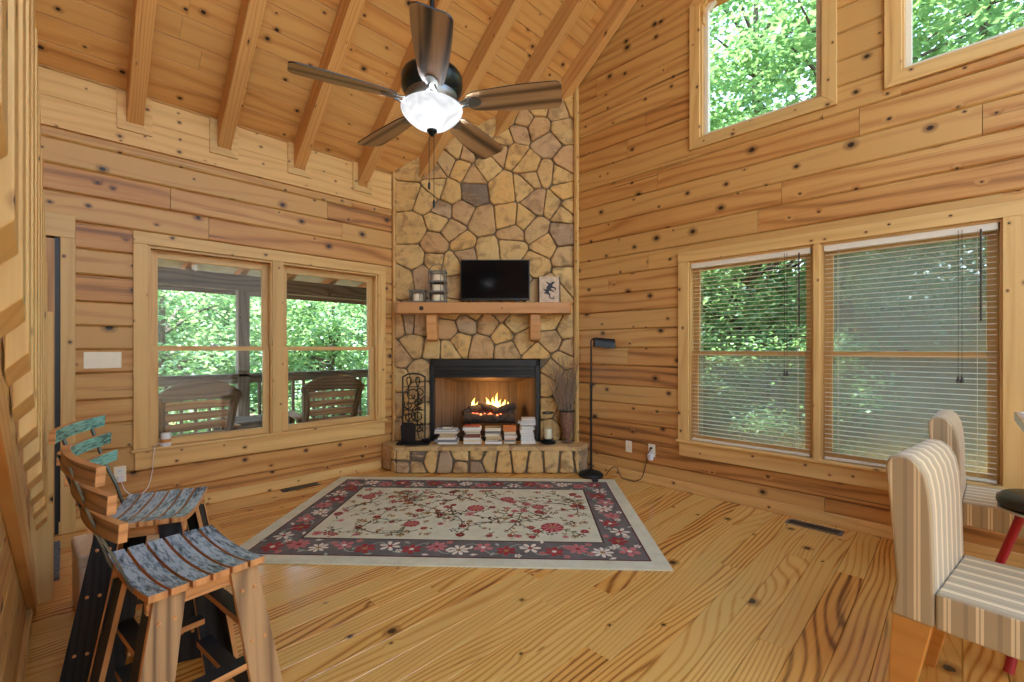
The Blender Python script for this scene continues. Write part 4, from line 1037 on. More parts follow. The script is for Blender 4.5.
# vase of twigs
vs_ = thing('twig_vase', 'mottled brown footed vase of dry twigs at the right end of the hearth', 'vase', diag(.62, FY-.135, HZ_), RD)
m = MB(); m.lathe([(0, 0), (.07, 0), (.072, .008), (.03, .025), (.028, .04), (.045, .07), (.062, .14), (.074, .24), (.084, .34), (.088, .36), (.082, .36), (.076, .34), (.066, .24), (.05, .12), (0, .07)], 28); m.build('vessel', M['vase'], vs_, smooth=True)
m = MB(); m.lathe([(.087, .345), (.0895, .35), (.0895, .362), (.084, .362)], 28, caps=False); m.build('rim', M['iron'], vs_, smooth=True)
rr = random.Random(31); m = MB()
for k in range(64):
    an = rr.uniform(0, 2*PI); a0_ = rr.uniform(0, .045); ln = rr.uniform(.45, .85); tilt = rr.uniform(.05, .36)
    dx, dy = math.cos(an), math.sin(an)*.45; 
    if dy > 0: dy *= .3
    dx = dx if dx < 0 else dx*.55
    pts = []; 
    for j in range(6):
        t = j/5; pts.append((dx*(a0_+tilt*ln*t*(.6+.6*t))+.01*mnoise.noise((k, t*4, 0)), dy*(a0_+tilt*ln*t)+.01*mnoise.noise((k, t*4, 9)), .16+ln*t))
    m.tube(pts, [.0065*(1-.65*j/5) for j in range(6)], 5)
    for q in range(2):
        j = rr.randint(2, 4); p = Vector(pts[j]); an2 = rr.uniform(0, 6.28); e_ = p+Vector((math.cos(an2)*.05, -abs(math.sin(an2))*.03, rr.uniform(.06, .14))); m.tube([p, (p+e_)/2+Vector((0, 0, .01)), e_], [.003, .0022, .001], 4)
m.build('twigs', M['twig'], vs_, smooth=True)
for k in range(3):
    m = MB(); m.tube([(-.03+.03*k, -.03, .2), (-.045+.04*k, -.04, .44)], .006, 6); m.build('dark_rod', M['black'], vs_)

# floor lamp with its cord
fl_o = thing('floor_lamp', 'slim black pharmacy floor lamp on a round base right of the hearth', 'floor lamp', diag(.84, 4.755), RD)
m = MB(); m.lathe([(0, 0), (.128, 0), (.132, .012), (.13, .022), (.11, .042), (.07, .055), (.03, .062), (.02, .075), (0, .075)], 32); m.build('base', M['iron'], fl_o, smooth=True)
m = MB(); m.tube([(0, 0, .07), (0, 0, .95)], .013, 12); m.tube([(0, 0, .93), (0, 0, .97)], .016, 12); m.tube([(0, 0, .95), (0, 0, 1.40)], .009, 12); m.build('pole', M['iron'], fl_o, smooth=True)
m = MB(); m.tube(spline([(0, 0, 1.38), (0, 0, 1.43), (.02, -.0, 1.455), (.05, -.01, 1.455)], 5), .009, 10); m.build('arm', M['iron'], fl_o, smooth=True)
m = MB(); pr = []
for k in range(13):
    a = PI*(1-k/12); pr.append((.064*math.cos(a), .066*math.sin(a)))
pr += [(.064, -.035), (.058, -.035), (.05, .012), (-.05, .012), (-.058, -.035), (-.064, -.035)]
m.prism(pr, -.105, .105, plane='yz', xf=Matrix.Translation((.135, -.01, 1.40)) @ Matrix.Rotation(.1, 4, 'Y')); m.build('lamp_shade', M['iron'], fl_o, smooth=True)
m = MB(); m.tube([(0, -.135, .012), (0, -.20, .012)], .004, 6); m.box((-.028, -.25, .0115), (.028, -.195, .034)); m.build('foot_switch', M['black'], fl_o, bevel=.006)
m = MB()
def wv(X, Y, Z): return diag(X, Y, Z)
pts = spline([(4.02, 2.63, .02), (4.05, 2.58, .10), (4.075, 2.53, .115), (4.085, 2.50, .05), (4.09, 2.47, .012), (4.08, 2.40, .010), (4.09, 2.32, .012), (4.11, 2.26, .06), (4.13, 2.225, .20), (4.12, 2.19, .325), (4.138, 2.178, .338)], 6)
m.tube(pts, .0045, 6)
lc = m.build('power_cord', M['darkcord'], smooth=True); lc.parent = fl_o
lc.matrix_parent_inverse = (Matrix.Translation(fl_o.location) @ Matrix.Rotation(RD, 4, 'Z')).inverted()

# ------------------------------------------------------------------ wall plates
def plate(name, label, cat, X, a, z, wv, h, kind, group='almond wall plates'):
    p = X @ Vector((a, 0, z)); rz = 0 if X[0][0] == 1 else PI/2
    o = thing(name, label, cat, tuple(p), 0, group); loc = Matrix.Translation(-p) @ X @ Matrix.Translation((a, 0, z))
    m = MB(); m.box((-wv/2, 0, -h/2), (wv/2, .006, h/2), xf=loc); m.build('cover_plate', M['almond'], o, bevel=.002)
    if kind == 'switch':
        for k in range(4):
            m = MB(); x = (k-1.5)*.046; m.box((x-.005, .006, -.010), (x+.005, .009, .014), xf=loc); m.box((x-.003, .008, 0), (x+.003, .018, .008), xf=loc); m.build('toggle', M['almond'], o)
    elif kind == 'outlet':
        for s in (-1, 1):
            m = MB(); m.box((-.017, .006, s*.024-.014), (.017, .0085, s*.024+.014), xf=loc); rc = m.build('receptacle', M['white'], o, bevel=.002)
            m = MB()
            for x in (-.006, .006): m.box((x-.0012, .0084, s*.024-.003), (x+.0012, .0092, s*.024+.006), xf=loc)
            m.build('slot', M['black'], rc)
    else:
        m = MB(); m.box((-.007, .006, -.007), (.007, .011, .007), xf=loc); m.build('jack', M['white'], o)
        m = MB(); m.box((-.004, .0105, -.004), (.004, .0115, .004), xf=loc); m.build('socket_hole', M['black'], o)
    return o
FL, FR = frame_of('L'), frame_of('R')
plate('switch_plate', 'wide four-toggle almond light switch plate between door and porch window', 'light switch', FL, .208, 1.265, .215, .125, 'switch')
plate('wall_outlet', 'almond wall outlet below the porch window casing, behind the stools', 'outlet', FL, .307, .372, .075, .125, 'outlet')
plate('phone_jack', 'almond wall plate with a single jack, nearer the floor lamp', 'wall plate', FR, 2.436, .335, .072, .12, 'jack')
plate('wall_outlet', 'almond wall outlet with black plug beside the blinds window', 'outlet', FR, 2.178, .335, .075, .125, 'outlet')
ng = thing('plug_in_freshener', 'white plug-in device in the lower socket of the outlet by the blinds', 'plug-in', (XR-.009, 2.178, .297))
m = MB(); m.lathe([(0, -.045), (.022, -.045), (.032, -.03), (.034, 0), (.030, .022), (.018, .03), (0, .03)], 20); g = m.build('body', M['white'], ng, smooth=True); g.location = (-.022, 0, -.012); g.scale = (.62, 1, 1)
m = MB(); m.lathe([(0, 0), (.007, 0), (.007, .003), (0, .004)], 12); g = m.build('vent', plain('grey_plastic', (.3, .34, .4), .5), ng); g.location = (-.042, 0, -.01); g.rotation_euler = (0, -PI/2, 0)
pg = thing('lamp_plug', 'black plug in the upper socket of the outlet by the blinds', 'plug', (XR-.009, 2.178, .360))
m = MB(); m.box((-.022, -.010, -.009), (0, .010, .009)); m.tube([(-.018, .002, 0), (-.030, .004, -.012)], .006, 8); m.build('plug_body', M['black'], pg, bevel=.003)

ch = thing('phone_charger', 'white charger plugged into the outlet behind the stools', 'charger', (.307, YL-.009, .338))
m = MB(); m.box((-.018, -.034, -.02), (.018, 0, .02)); m.build('body', M['white'], ch, bevel=.004)
m = MB(); pts = spline([(.31, 4.60, .33), (.33, 4.56, .26), (.37, 4.54, .22), (.42, 4.55, .21), (.47, 4.57, .25), (.50, 4.60, .36), (.505, 4.59, .46), (.515, 4.585, .56), (.535, 4.58, .585), (.563, 4.585, .575)], 7); m.tube(pts, .0028, 6)
tag(m.build('charging_cable', M['white'], smooth=True), 'thin white cable looping from the wall outlet up to the window sill', 'cable')
sp_ = thing('small_speaker', 'little white and wood cylinder standing on the porch window sill', 'gadget', (.592, YL-.008, .552))
m = MB(); m.lathe([(0, .02), (.032, .02), (.034, .024), (.034, .085), (.032, .089), (0, .089)], 24); m.build('wood_body', M['legwood'], sp_, smooth=True)
m = MB(); m.lathe([(0, 0), (.035, 0), (.0355, .03), (.034, .031)], 24, caps=False); m.lathe([(.0355, .058), (.0355, .10), (.030, .108), (0, .108)], 24); m.build('white_cap', M['white'], sp_, smooth=True)

# floor vents
def vent(label, loc, rz, L=.34, W=.115, dark=True):
    o = thing('floor_vent', label, 'floor vent', loc, rz, 'floor heating vents'); m = MB()
    m.box((-L/2, -W/2, 0), (L/2, -W/2+.02, .005)); m.box((-L/2, W/2-.02, 0), (L/2, W/2, .005)); m.box((-L/2, -W/2+.02, 0), (-L/2+.02, W/2-.02, .005)); m.box((L/2-.02, -W/2+.02, 0), (L/2, W/2-.02, .005))
    m.build('frame', M['bronze'] if dark else M['greymetal'], o, bevel=.0015)
    m = MB(); n = 20
    for k in range(n):
        x = -L/2+.02+(L-.04)*(k+.5)/n; m.box((x-.004, -W/2+.02, .001), (x+.004, W/2-.02, .004))
    m.box((-L/2+.02, -.003, .001), (L/2-.02, .003, .0045)); m.build('grille', M['bronze'], o)
    m = MB(); m.box((-L/2+.02, -W/2+.02, .0002), (L/2-.02, W/2-.02, .0009)); m.build('dark_opening', M['black'], o)
vent('dark floor vent register by the porch window wall, left of the rug', (1.63, 4.545, 0), 0, .35, .10)
vent('brown floor vent register below the blinds window', (4.02, .78, 0), PI/2, .36, .125, False)

# door mat
m = MB()
m.box((-.75, 3.72, .0), (-.02, 4.45, .012)); mt_ = m.build('door_mat', M['mat'], bevel=.004); tag(mt_, 'grey-blue mat on the floor in front of the side door', 'door mat')

# ------------------------------------------------------------------ rug
rugX, rugY = 1.42, .94
m = MB(); T0 = .010
m.box((-rugX, -rugY, 0), (rugX, rugY, T0), mat=0)
def quad(x0, y0, x1, y1, z, mat): m.face([(x0, y0, z), (x1, y0, z), (x1, y1, z), (x0, y1, z)], mat)
quad(-rugX+.10, -rugY+.10, rugX-.10, rugY-.10, T0+.0004, 8)
quad(-rugX+.112, -rugY+.112, rugX-.112, rugY-.112, T0+.0008, 1)
quad(-rugX+.352, -rugY+.352, rugX-.352, rugY-.352, T0+.0012, 6)
quad(-rugX+.366, -rugY+.366, rugX-.366, rugY-.366, T0+.0016, 0)
rr = random.Random(77)
def poly(pts, z, mat): m.face([(a, b, z) for a, b in pts], mat)
def petal(cx, cy, a, r0, r1, wv, z, mat):
    c, s = math.cos(a), math.sin(a)
    P = [(r0, -wv*.35), (r0+(r1-r0)*.6, -wv), (r1*.97, -wv*.5), (r1, 0), (r1*.97, wv*.5), (r0+(r1-r0)*.6, wv), (r0, wv*.35)]
    poly([(cx+c*u-s*v, cy+s*u+c*v) for u, v in P], z, mat)
def disc(cx, cy, r, z, mat, n=9): poly([(cx+r*math.cos(2*PI*k/n), cy+r*math.sin(2*PI*k/n)) for k in range(n)], z, mat)
def flower(cx, cy, r, mat, cen, z, n=6, slim=.3, a0=0, back=None):
    if back is not None: disc(cx, cy, r*1.02, z-.0002, back, 14)
    for k in range(n): petal(cx, cy, a0+2*PI*k/n, r*.22, r, r*slim, z, mat)
    disc(cx, cy, r*.24, z+.0002, cen)
def leaf(cx, cy, a, L, wv, z, mat):
    c, s = math.cos(a), math.sin(a)
    poly([(cx+c*u-s*v, cy+s*u+c*v) for u, v in ((0, 0), (L*.4, -wv), (L, 0), (L*.4, wv))], z, mat)
def ribbon(pts, wv, z, mat):
    for i in range(len(pts)-1):
        (x0, y0), (x1, y1) = pts[i], pts[i+1]; L = math.hypot(x1-x0, y1-y0) or 1; nx, ny = -(y1-y0)/L*wv, (x1-x0)/L*wv
        poly([(x0-nx, y0-ny), (x1-nx, y1-ny), (x1+nx, y1+ny), (x0+nx, y0+ny)], z, mat)
# border: repeating blossoms joined by a pale vine
bx, by = rugX-.232, rugY-.232
per = [(-bx, -by), (bx, -by), (bx, by), (-bx, by)]
kinds = [(2, 4, 6, .30), (3, 2, 8, .22), (4, 7, 8, .20), (3, 4, 5, .32), (2, 7, 6, .30), (4, 2, 6, .22)]
q = 0
for s in range(4):
    p0, p1 = per[s], per[(s+1) % 4]; L = math.dist(p0, p1); n = round(L/.158); ux = ((p1[0]-p0[0])/L, (p1[1]-p0[1])/L); nn = (-ux[1], ux[0])
    vine = []
    for k in range(n*8+1):
        t = k/(n*8); o_ = .075*math.sin(t*n*PI); vine.append((p0[0]+ux[0]*L*t+nn[0]*o_, p0[1]+ux[1]*L*t+nn[1]*o_))
    ribbon(vine, .004, T0+.0014, 9)
    for k in range(n):
        t = k/n; cx, cy = p0[0]+ux[0]*L*t, p0[1]+ux[1]*L*t; f = kinds[q % 6]; q += 1
        off = .022*(1 if k % 2 else -1); cx += nn[0]*off; cy += nn[1]*off
        flower(cx, cy, rr.uniform(.066, .078), f[0], f[1], T0+.0022, f[2], f[3], rr.random())
        for sgn in (-1, 1):
            hx, hy = cx+ux[0]*L/n*.5+nn[0]*.07*sgn, cy+ux[1]*L/n*.5+nn[1]*.07*sgn
            if rr.random() < .5: flower(hx, hy, .026, rr.choice((3, 4, 2)), 7, T0+.0022, 5, .36)
            else: leaf(hx, hy, rr.uniform(0, 6.28), .06, .014, T0+.0022, rr.choice((9, 4)))
# field: branching stems with blossoms and leaves
fx, fy = rugX-.42, rugY-.42
def inside(x, y): return -fx < x < fx and -fy < y < fy
def stem(x, y, a, L, depth, wv, mat):
    pts = [(x, y)]; n = int(L/.03); turn = rr.uniform(-.12, .12)
    for k in range(n):
        x += .03*math.cos(a); y += .03*math.sin(a); a += turn+rr.uniform(-.1, .1)
        if not inside(x, y): break
        pts.append((x, y))
        if k % 2 == 1 and depth < 3:
            for sg in (-1, 1):
                if rr.random() < .62: leaf(x, y, a+sg*rr.uniform(.6, 1.1), rr.uniform(.035, .06), rr.uniform(.008, .013), T0+.0024, rr.choice((5, 9, 5, 6, 7)))
        if depth < 2 and k % 5 == 4 and rr.random() < .6: stem(x, y, a+rr.choice((-1, 1))*rr.uniform(.5, 1.0), L*.5, depth+1, wv*.75, mat)
    ribbon(pts, wv, T0+.0021, mat)
    if len(pts) > 2: bloom(*pts[-1])
def bloom(x, y):
    c = rr.random(); r = rr.uniform(.022, .042)
    if c < .28: flower(x, y, r, 2, rr.choice((7, 3)), T0+.0028, rr.choice((5, 6, 8)), .32, rr.random())
    elif c < .46: flower(x, y, r*1.1, 3, 2, T0+.0028, 8, .26, rr.random())
    elif c < .76: flower(x, y, r*.8, 7, 6, T0+.0028, 5, .34, rr.random())
    else: flower(x, y, r*.9, 6, 4, T0+.0028, 5, .2, rr.random())
for k in range(36):
    stem(-fx+2*fx*((k*.7549) % 1), -fy+2*fy*((k*.5698) % 1), rr.uniform(0, 6.28), rr.uniform(.35, .6), 0, .0055, rr.choice((5, 6, 5)))
for (x, y, r) in ((.10, .05, .085), (.72, -.33, .10), (-.9, .3, .07), (.35, .28, .07), (-.35, -.3, .07), (.62, .1, .06)):
    if inside(x, y): flower(x, y, r*.85, 3, 7, T0+.0032, 9, .15, rr.random(), 2)
placed = []
for k in range(700):
    x, y = rr.uniform(-fx, fx), rr.uniform(-fy, fy)
    if all((x-a)**2+(y-b)**2 > .0135 for a, b in placed):
        placed.append((x, y)); bloom(x, y)
        for j in range(3): leaf(x+rr.uniform(-.05, .05), y+rr.uniform(-.05, .05), rr.uniform(0, 6.28), .035, .01, T0+.0023, rr.choice((5, 9, 7)))
rug = m.build('area_rug', RUG, recalc=False); rug.location = diag(-.405, 3.71, .0012); rug.rotation_euler = (0, 0, RD-math.radians(2.2))
tag(rug, 'cream floral area rug with grey border of red flowers in front of the hearth', 'rug')

# ------------------------------------------------------------------ ceiling fan
FANX, FANY = -.40, 2.237
fan = thing('ceiling_fan', 'five-blade ceiling fan with lit frosted glass bowl hanging from the sloped ceiling', 'ceiling fan', diag(FANX, FANY, 2.572), RD-math.radians(2))
fy_w = diag(FANX, FANY)[1]
m = MB(); m.tube([(0, 0, .17), (0, 0, zc(fy_w)-2.572-.02)], .013, 12); m.build('down_rod', M['bronze'], fan, smooth=True)
zt = zc(fy_w)-2.572
m = MB(); m.lathe([(0, -.10), (.03, -.10), (.055, -.07), (.07, 0), (.07, .05), (0, .05)], 24, c=(0, 0, zt-.02)); m.build('canopy', M['bronze'], fan, smooth=True)
m = MB(); m.lathe([(.0, .02), (.085, .02), (.10, .03), (.135, .05), (.15, .075), (.152, .13), (.14, .15), (.06, .165), (.035, .19), (.0, .19)], 36); m.build('motor_housing', M['bronze'], fan, smooth=True, angle=50)
m = MB(); m.lathe([(.0, -.035), (.06, -.035), (.09, -.02), (.118, .0), (.128, .018), (.125, .045), (.0, .045)], 36); m.build('hub_ring', M['pewter'], fan, smooth=True, angle=50)
bl_mesh = None
for i, an in enumerate((-6, -78, -150, 138, 66)):
    Xr = Matrix.Rotation(math.radians(an), 4, 'Z') @ Matrix.Rotation(math.radians(-14), 4, 'X')
    m = MB(); outl = []
    for t in [k/48 for k in range(49)]:
        x = .175+.47*t; wv = .052+.030*math.sin(min(1, t*1.25)*PI/2)
        if t < .12: wv *= math.sqrt(max(.0, 1-((.12-t)/.12)**2))*.55+.45
        if t > .93: wv *= math.sqrt(max(0, 1-((t-.93)/.075)**2))*.5+.5
        outl.append((x, wv))
    prof = [(x, -w_) for x, w_ in outl]+[(x, w_) for x, w_ in reversed(outl)]
    V = [(x, y, -.003) for x, y in prof]+[(x, y, .003) for x, y in prof]; n = len(prof)
    F = [tuple(range(n-1, -1, -1)), tuple(range(n, 2*n))]+[(k, (k+1) % n, n+(k+1) % n, n+k) for k in range(n)]
    VX = [Xr @ Vector(p) for p in V]
    m.mesh(VX, F, uvs=[(p[0], p[1]) for p in V], mats=[0, 0]+[1]*n, r=.13+.17*i)
    b = m.build('blade', [M['fanwood'], M['black']], fan)
    m = MB()
    el = [(.205+.048*math.cos(2*PI*k/20), .030*math.sin(2*PI*k/20), -.008) for k in range(20)]
    V = el+[(x, y, -.004) for x, y, z in el]
    m.mesh([Xr @ Vector(p) for p in V], [tuple(range(19, -1, -1)), tuple(range(20, 40))]+[(k, (k+1) % 20, 20+(k+1) % 20, 20+k) for k in range(20)])
    X2 = Matrix.Rotation(math.radians(an), 4, 'Z')
    m.tube([X2 @ Vector(p) for p in ((.10, .012, .01), (.14, .02, -.012), (.185, .014, -.010))], .007, 8); m.tube([X2 @ Vector(p) for p in ((.10, -.012, .01), (.14, -.02, -.012), (.185, -.014, -.010))], .007, 8)
    m.build('blade_iron', M['pewter'], fan, smooth=True)
m = MB()
prof = [(.02, -.132), (.05, -.122), (.09, -.098), (.125, -.066), (.147, -.036), (.153, -.014), (.148, -.008), (.142, -.012), (.138, -.034), (.118, -.06), (.085, -.09), (.048, -.114), (.02, -.124)]
prof = [(r_, z_*.9-.012) for r_, z_ in prof]
m.lathe(prof, 40, caps=False); m.build('glass_bowl', M['bowl'], fan, smooth=True, angle=70)
m = MB(); m.lathe([(0, -.162), (.008, -.158), (.014, -.148), (.026, -.136), (.026, -.128), (0, -.126)], 20); m.build('finial', M['bronze'], fan, smooth=True)
m = MB(); m.lathe([(.0, -.02), (.05, -.02), (.05, -.04), (0, -.04)], 16); m.build('lamp_holder', M['pewter'], fan)
for s, yy in ((-.055, -.03), (.05, -.02), (0, .055)):
    m = MB(); m.lathe([(0, -.095), (.016, -.09), (.024, -.07), (.018, -.05), (.012, -.035), (0, -.035)], 12, c=(s, yy, 0)); m.build('bulb', M['bulb'], fan, smooth=True)
fp_l = bpy.data.lights.new('fan_lamp', 'POINT'); fp_l.energy = 60; fp_l.color = (.95, .97, 1); fp_l.shadow_soft_size = .06
fpo = bpy.data.objects.new('fan_lamp', fp_l); COL.objects.link(fpo); fpo.parent = fan; fpo.location = (0, 0, -.06)
for s, ln in ((-.012, .25), (.012, .34)):
    m = MB(); m.tube([(s, -.01, -.15), (s, -.01, -.15-ln)], .0018, 6); m.lathe([(0, 0), (.006, .004), (.007, .03), (.003, .04), (0, .04)], 10, c=(s, -.01, -.15-ln-.03)); m.build('pull_chain', M['bronze'], fan)

# ------------------------------------------------------------------ barrel stave stools
def hexa(m, V, mats, uvs=None, r=None):
    """V: 8 corners, bottom ring then top ring; mats for bottom, top, and the four sides"""
    m.mesh(V, [(0, 3, 2, 1), (4, 5, 6, 7), (0, 1, 5, 4), (1, 2, 6, 5), (2, 3, 7, 6), (3, 0, 4, 7)], mats=mats, uvs=uvs, r=r)
def stave_stool(label, loc, rz, backmat, dark=False):
    o = thing('bar_stool', label, 'stool', loc, rz, 'barrel stave bar stools')
    MT = [M['stave'], M['char'], M['staveedge'], M['blue'], backmat]
    W, Dp, ZS = .235, .17, .62
    for k in range(6):     # seat staves lie side to side, dished
        y = -Dp+.029+k*(2*Dp-.058)/5; hw = .0235; m = MB(); n = 8; V = []; uv = []
        for i in range(n+1):
            x = -W+2*W*i/n; z = ZS-.022*(1-(x/W)**2)
            V += [(x, y-hw, z-.022), (x, y+hw, z-.022), (x, y+hw, z), (x, y-hw, z)]; uv += [(x, 0), (x, .05), (x, .05), (x, 0)]
        F = []; mt = []
        for i in range(n):
            a = i*4
            for j in range(4):
                j2 = (j+1) % 4; F.append((a+j, a+j2, a+4+j2, a+4+j)); mt.append({0: 2, 1: 2, 2: 3, 3: 2}[j])
        F += [(0, 3, 2, 1), (n*4, n*4+1, n*4+2, n*4+3)]; mt += [2, 2]
        m.mesh(V, F, mats=mt, uvs=uv); m.build('seat_stave', MT, o)
    for s in (-1, 1):
        m = MB(); m.box((s*.185-.012, -Dp+.01, ZS-.075), (s*.185+.012, Dp-.01, ZS-.024), mat=2, axis=1); m.build('seat_rail', MT, o, bevel=.003)
    for sx in (-1, 1):
        for sy in (-1, 1):
            m = MB()
            yt, yb = sy*.105, sy*.195; xt, xb = sx*.205, sx*.25; t = .02; zt_, zb_ = ZS-.026, 0
            w0, w1 = .042, .052
            V = []
            for (x, y, z, w_) in ((xb, yb, zb_, w1), (xt, yt, zt_, w0)):
                V += [(x-t/2, y-w_, z), (x+t/2, y-w_, z), (x+t/2, y+w_, z), (x-t/2, y+w_, z)]
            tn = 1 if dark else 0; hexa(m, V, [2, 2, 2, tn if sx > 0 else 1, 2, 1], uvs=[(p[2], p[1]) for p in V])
            # second stave, facing front or back
            V = []; yo = sy*(.055)
            for (x, y, z) in ((xb-sx*.055, yb+sy*.042, zb_), (xt-sx*.05, yt+sy*.032, zt_-.03)):
                V += [(x-.04, y-.009, z), (x+.04, y-.009, z), (x+.04, y+.009, z), (x-.04, y+.009, z)]
            hexa(m, V, [2, 2, 1, 2, 1, 2], uvs=[(p[2], p[0]) for p in V])
            lg_ = m.build('leg', MT, o, bevel=.002)
            m = MB()
            for zz in (.12, .34, .52):
                f = zz/zt_; x = xb+(xt-xb)*f+sx*t/2; y = yb+(yt-yb)*f
                for dy in (-.02, .02):
                    X = Matrix.Translation((x, y+dy, zz)) @ Matrix.Rotation(sx*PI/2, 4, 'Y'); i0 = len(m.v); m.lathe([(0, -.002), (.007, -.001), (.006, .003), (0, .004)], 8); m.v[i0:] = [tuple(X @ Vector(p)) for p in m.v[i0:]]
            m.build('wooden_peg', M['staveedge'], lg_)
    def rung(a, b, wv, th, wax):
        a, b = Vector(a), Vector(b); m = MB(); V = []
        for p in (a, b):
            if wax == 'y': V += [(p.x, p.y-wv, p.z-th), (p.x, p.y+wv, p.z-th), (p.x, p.y+wv, p.z+th), (p.x, p.y-wv, p.z+th)]
            else: V += [(p.x-wv, p.y, p.z-th), (p.x+wv, p.y, p.z-th), (p.x+wv, p.y, p.z+th), (p.x-wv, p.y, p.z+th)]
        m.mesh(V, [(3, 2, 1, 0), (4, 5, 6, 7), (0, 1, 5, 4), (1, 2, 6, 5), (2, 3, 7, 6), (3, 0, 4, 7)], mats=[2, 2, 2, 2, 1, 2], uvs=[(p[0]+p[1], p[2]) for p in V])
        m.build('rung', MT, o)
    for z in (.26,):
        for sx in (-1, 1): rung((sx*.205, -.12, z), (sx*.205, .12, z), .026, .011, 'x')
    for sy, z in ((1, .17), (1, .40), (-1, .20), (-1, .36)): rung((-.20, sy*.125, z), (.20, sy*.125, z), .026, .011, 'y')
    # back staves, bowed backwards in the middle
    for k, zc_ in enumerate((.825, .912, .998)):
        m = MB(); n = 10; V = []; uv = []; d0 = .05+.024*k
        for i in range(n+1):
            x = -W+2*W*i/n; y = -Dp-d0-.024*(1-(x/W)**2); h = .027
            V += [(x, y-.011-.003, zc_-h), (x, y+.011-.003, zc_-h), (x, y+.011, zc_+h), (x, y-.011, zc_+h)]; uv += [(x, 0), (x, .0), (x, .054), (x, .054)]
        F = []; mt = []
        for i in range(n):
            a = i*4
            for j in range(4):
                j2 = (j+1) % 4; F.append((a+j, a+j2, a+4+j2, a+4+j)); mt.append({0: 2, 1: 4, 2: 2, 3: 0}[j])
        F += [(0, 3, 2, 1), (n*4, n*4+1, n*4+2, n*4+3)]; mt += [2, 2]
        m.mesh(V, F, mats=mt, uvs=uv); m.build('back_stave', MT, o, bevel=.002)
    for x in (-.17, .075):
        m = MB(); b = .024*(1-(x/W)**2)+.0155
        pts = spline([(x, -Dp-.100-b, 1.005), (x, -Dp-.076-b, .92), (x, -Dp-.048-b, .82), (x, -Dp-.01-b*.6, .69), (x, -Dp-.0, .60), (x, -Dp+.03, .563), (x, -Dp+.10, .560)], 5)
        V = []
        for i, p in enumerate(pts):
            t_ = (pts[min(i+1, len(pts)-1)]-pts[max(i-1, 0)]).normalized(); nrm = Vector((0, -t_.z, t_.y))
            V += [tuple(p+nrm*.003+Vector((-.0125, 0, 0))), tuple(p+nrm*.003+Vector((.0125, 0, 0))), tuple(p-nrm*.003+Vector((.0125, 0, 0))), tuple(p-nrm*.003-Vector((.0125, 0, 0)))]
        n = len(pts); F = [(i*4+j, i*4+(j+1) % 4, i*4+4+(j+1) % 4, i*4+4+j) for i in range(n-1) for j in range(4)]+[(0, 3, 2, 1), (n*4-4, n*4-3, n*4-2, n*4-1)]
        m.mesh(V, F); m.build('back_strap', M['steel'], o, smooth=True)
    return o
def face_dir(fx_, fy_): return math.atan2(fy_, fx_)-PI/2+RD
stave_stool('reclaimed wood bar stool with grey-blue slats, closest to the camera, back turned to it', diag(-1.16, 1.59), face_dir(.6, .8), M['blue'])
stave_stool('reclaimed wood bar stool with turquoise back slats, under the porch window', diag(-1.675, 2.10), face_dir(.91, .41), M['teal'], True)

# cream canvas ottoman behind the stools
p = Vector(diag(-2.09, 2.16)); ot = thing('ottoman', 'cream canvas box ottoman standing on the floor behind the stools', 'ottoman', tuple(p), math.atan2(.75, .66)+RD)
m = MB(); m.box((0, 0, .0), (.41, .34, .29)); m.build('body', M['cream'], ot, bevel=.018, seg=3, smooth=True)
m = MB(); m.box((-.004, -.004, .285), (.414, .344, .35)); m.build('lid', M['cream'], ot, bevel=.014, seg=3, smooth=True)

# ------------------------------------------------------------------ striped parsons chairs
def parsons(label, loc, rz):
    o = thing('dining_chair', label, 'chair', loc, rz, 'striped upholstered dining chairs'); HWD = .252
    m = MB(); m.prism([(-.115, .375), (-.098, .50), (-.130, .920), (-.120, .947), (-.095, .963), (-.062, .961), (-.035, .940), (-.016, .900), (-.006, .845), (.0, .77), (.006, .50), (.006, .375)], -HWD, HWD, plane='yz')
    m.build('backrest', M['fabric'], o, bevel=.010, seg=3, smooth=True, angle=50)
    m = MB(); m.prism([(.008, .375), (.455, .375), (.462, .385), (.466, .46), (.455, .487), (.43, .498), (.24, .506), (.008, .50)], -HWD, HWD, plane='yz')
    m.build('seat', M['fabric'], o, bevel=.008, seg=3, smooth=True, angle=50)
    for sx in (-1, 1):
        m = MB(); m.prism([(.415, .376), (.458, .376), (.452, 0), (.422, 0)], sx*HWD-sx*.05, sx*HWD-sx*.004, plane='yz'); m.build('leg', M['legwood'], o, bevel=.004)
        m = MB(); m.prism([(-.11, .376), (-.0, .376), (-.03, .22), (-.075, 0), (-.125, 0), (-.12, .2)], sx*HWD-sx*.05, sx*HWD-sx*.004, plane='yz'); m.build('leg', M['legwood'], o, bevel=.004)
    return o
parsons('striped upholstered dining chair nearest the camera at the right edge', (2.39, .03, 0), PI-math.radians(8.6))
parsons('striped upholstered dining chair close under the blinds window', (3.765, -.012, 0), PI-math.radians(2.5))

# round diner stool
ds_ = thing('round_stool', 'round black vinyl stool on red metal legs between the striped chairs', 'stool', (3.01, -.30, 0), RD)
m = MB(); m.lathe([(0, .69), (.165, .69), (.178, .70), (.184, .715), (.182, .735), (.165, .75), (.10, .757), (0, .76)], 40); m.build('seat_cushion', M['vinyl'], ds_, smooth=True, angle=60)
m = MB(); m.lathe([(.160, .678), (.180, .680), (.181, .692), (.160, .692)], 40, caps=False); m.lathe([(0, .67), (.15, .67), (.16, .689), (0, .689)], 30); m.build('seat_ring', M['chrome'], ds_, smooth=True)
for k in range(4):
    a = math.radians(193+90*k); m = MB(); c, s = math.cos(a), math.sin(a)
    pts = [(.115*c, .115*s, .672), (.13*c, .13*s, .60), (.29*c, .29*s, .03), (.30*c, .30*s, .012)]
    m.tube(pts, .017, 10); m.build('leg', M['red'], ds_, smooth=True)
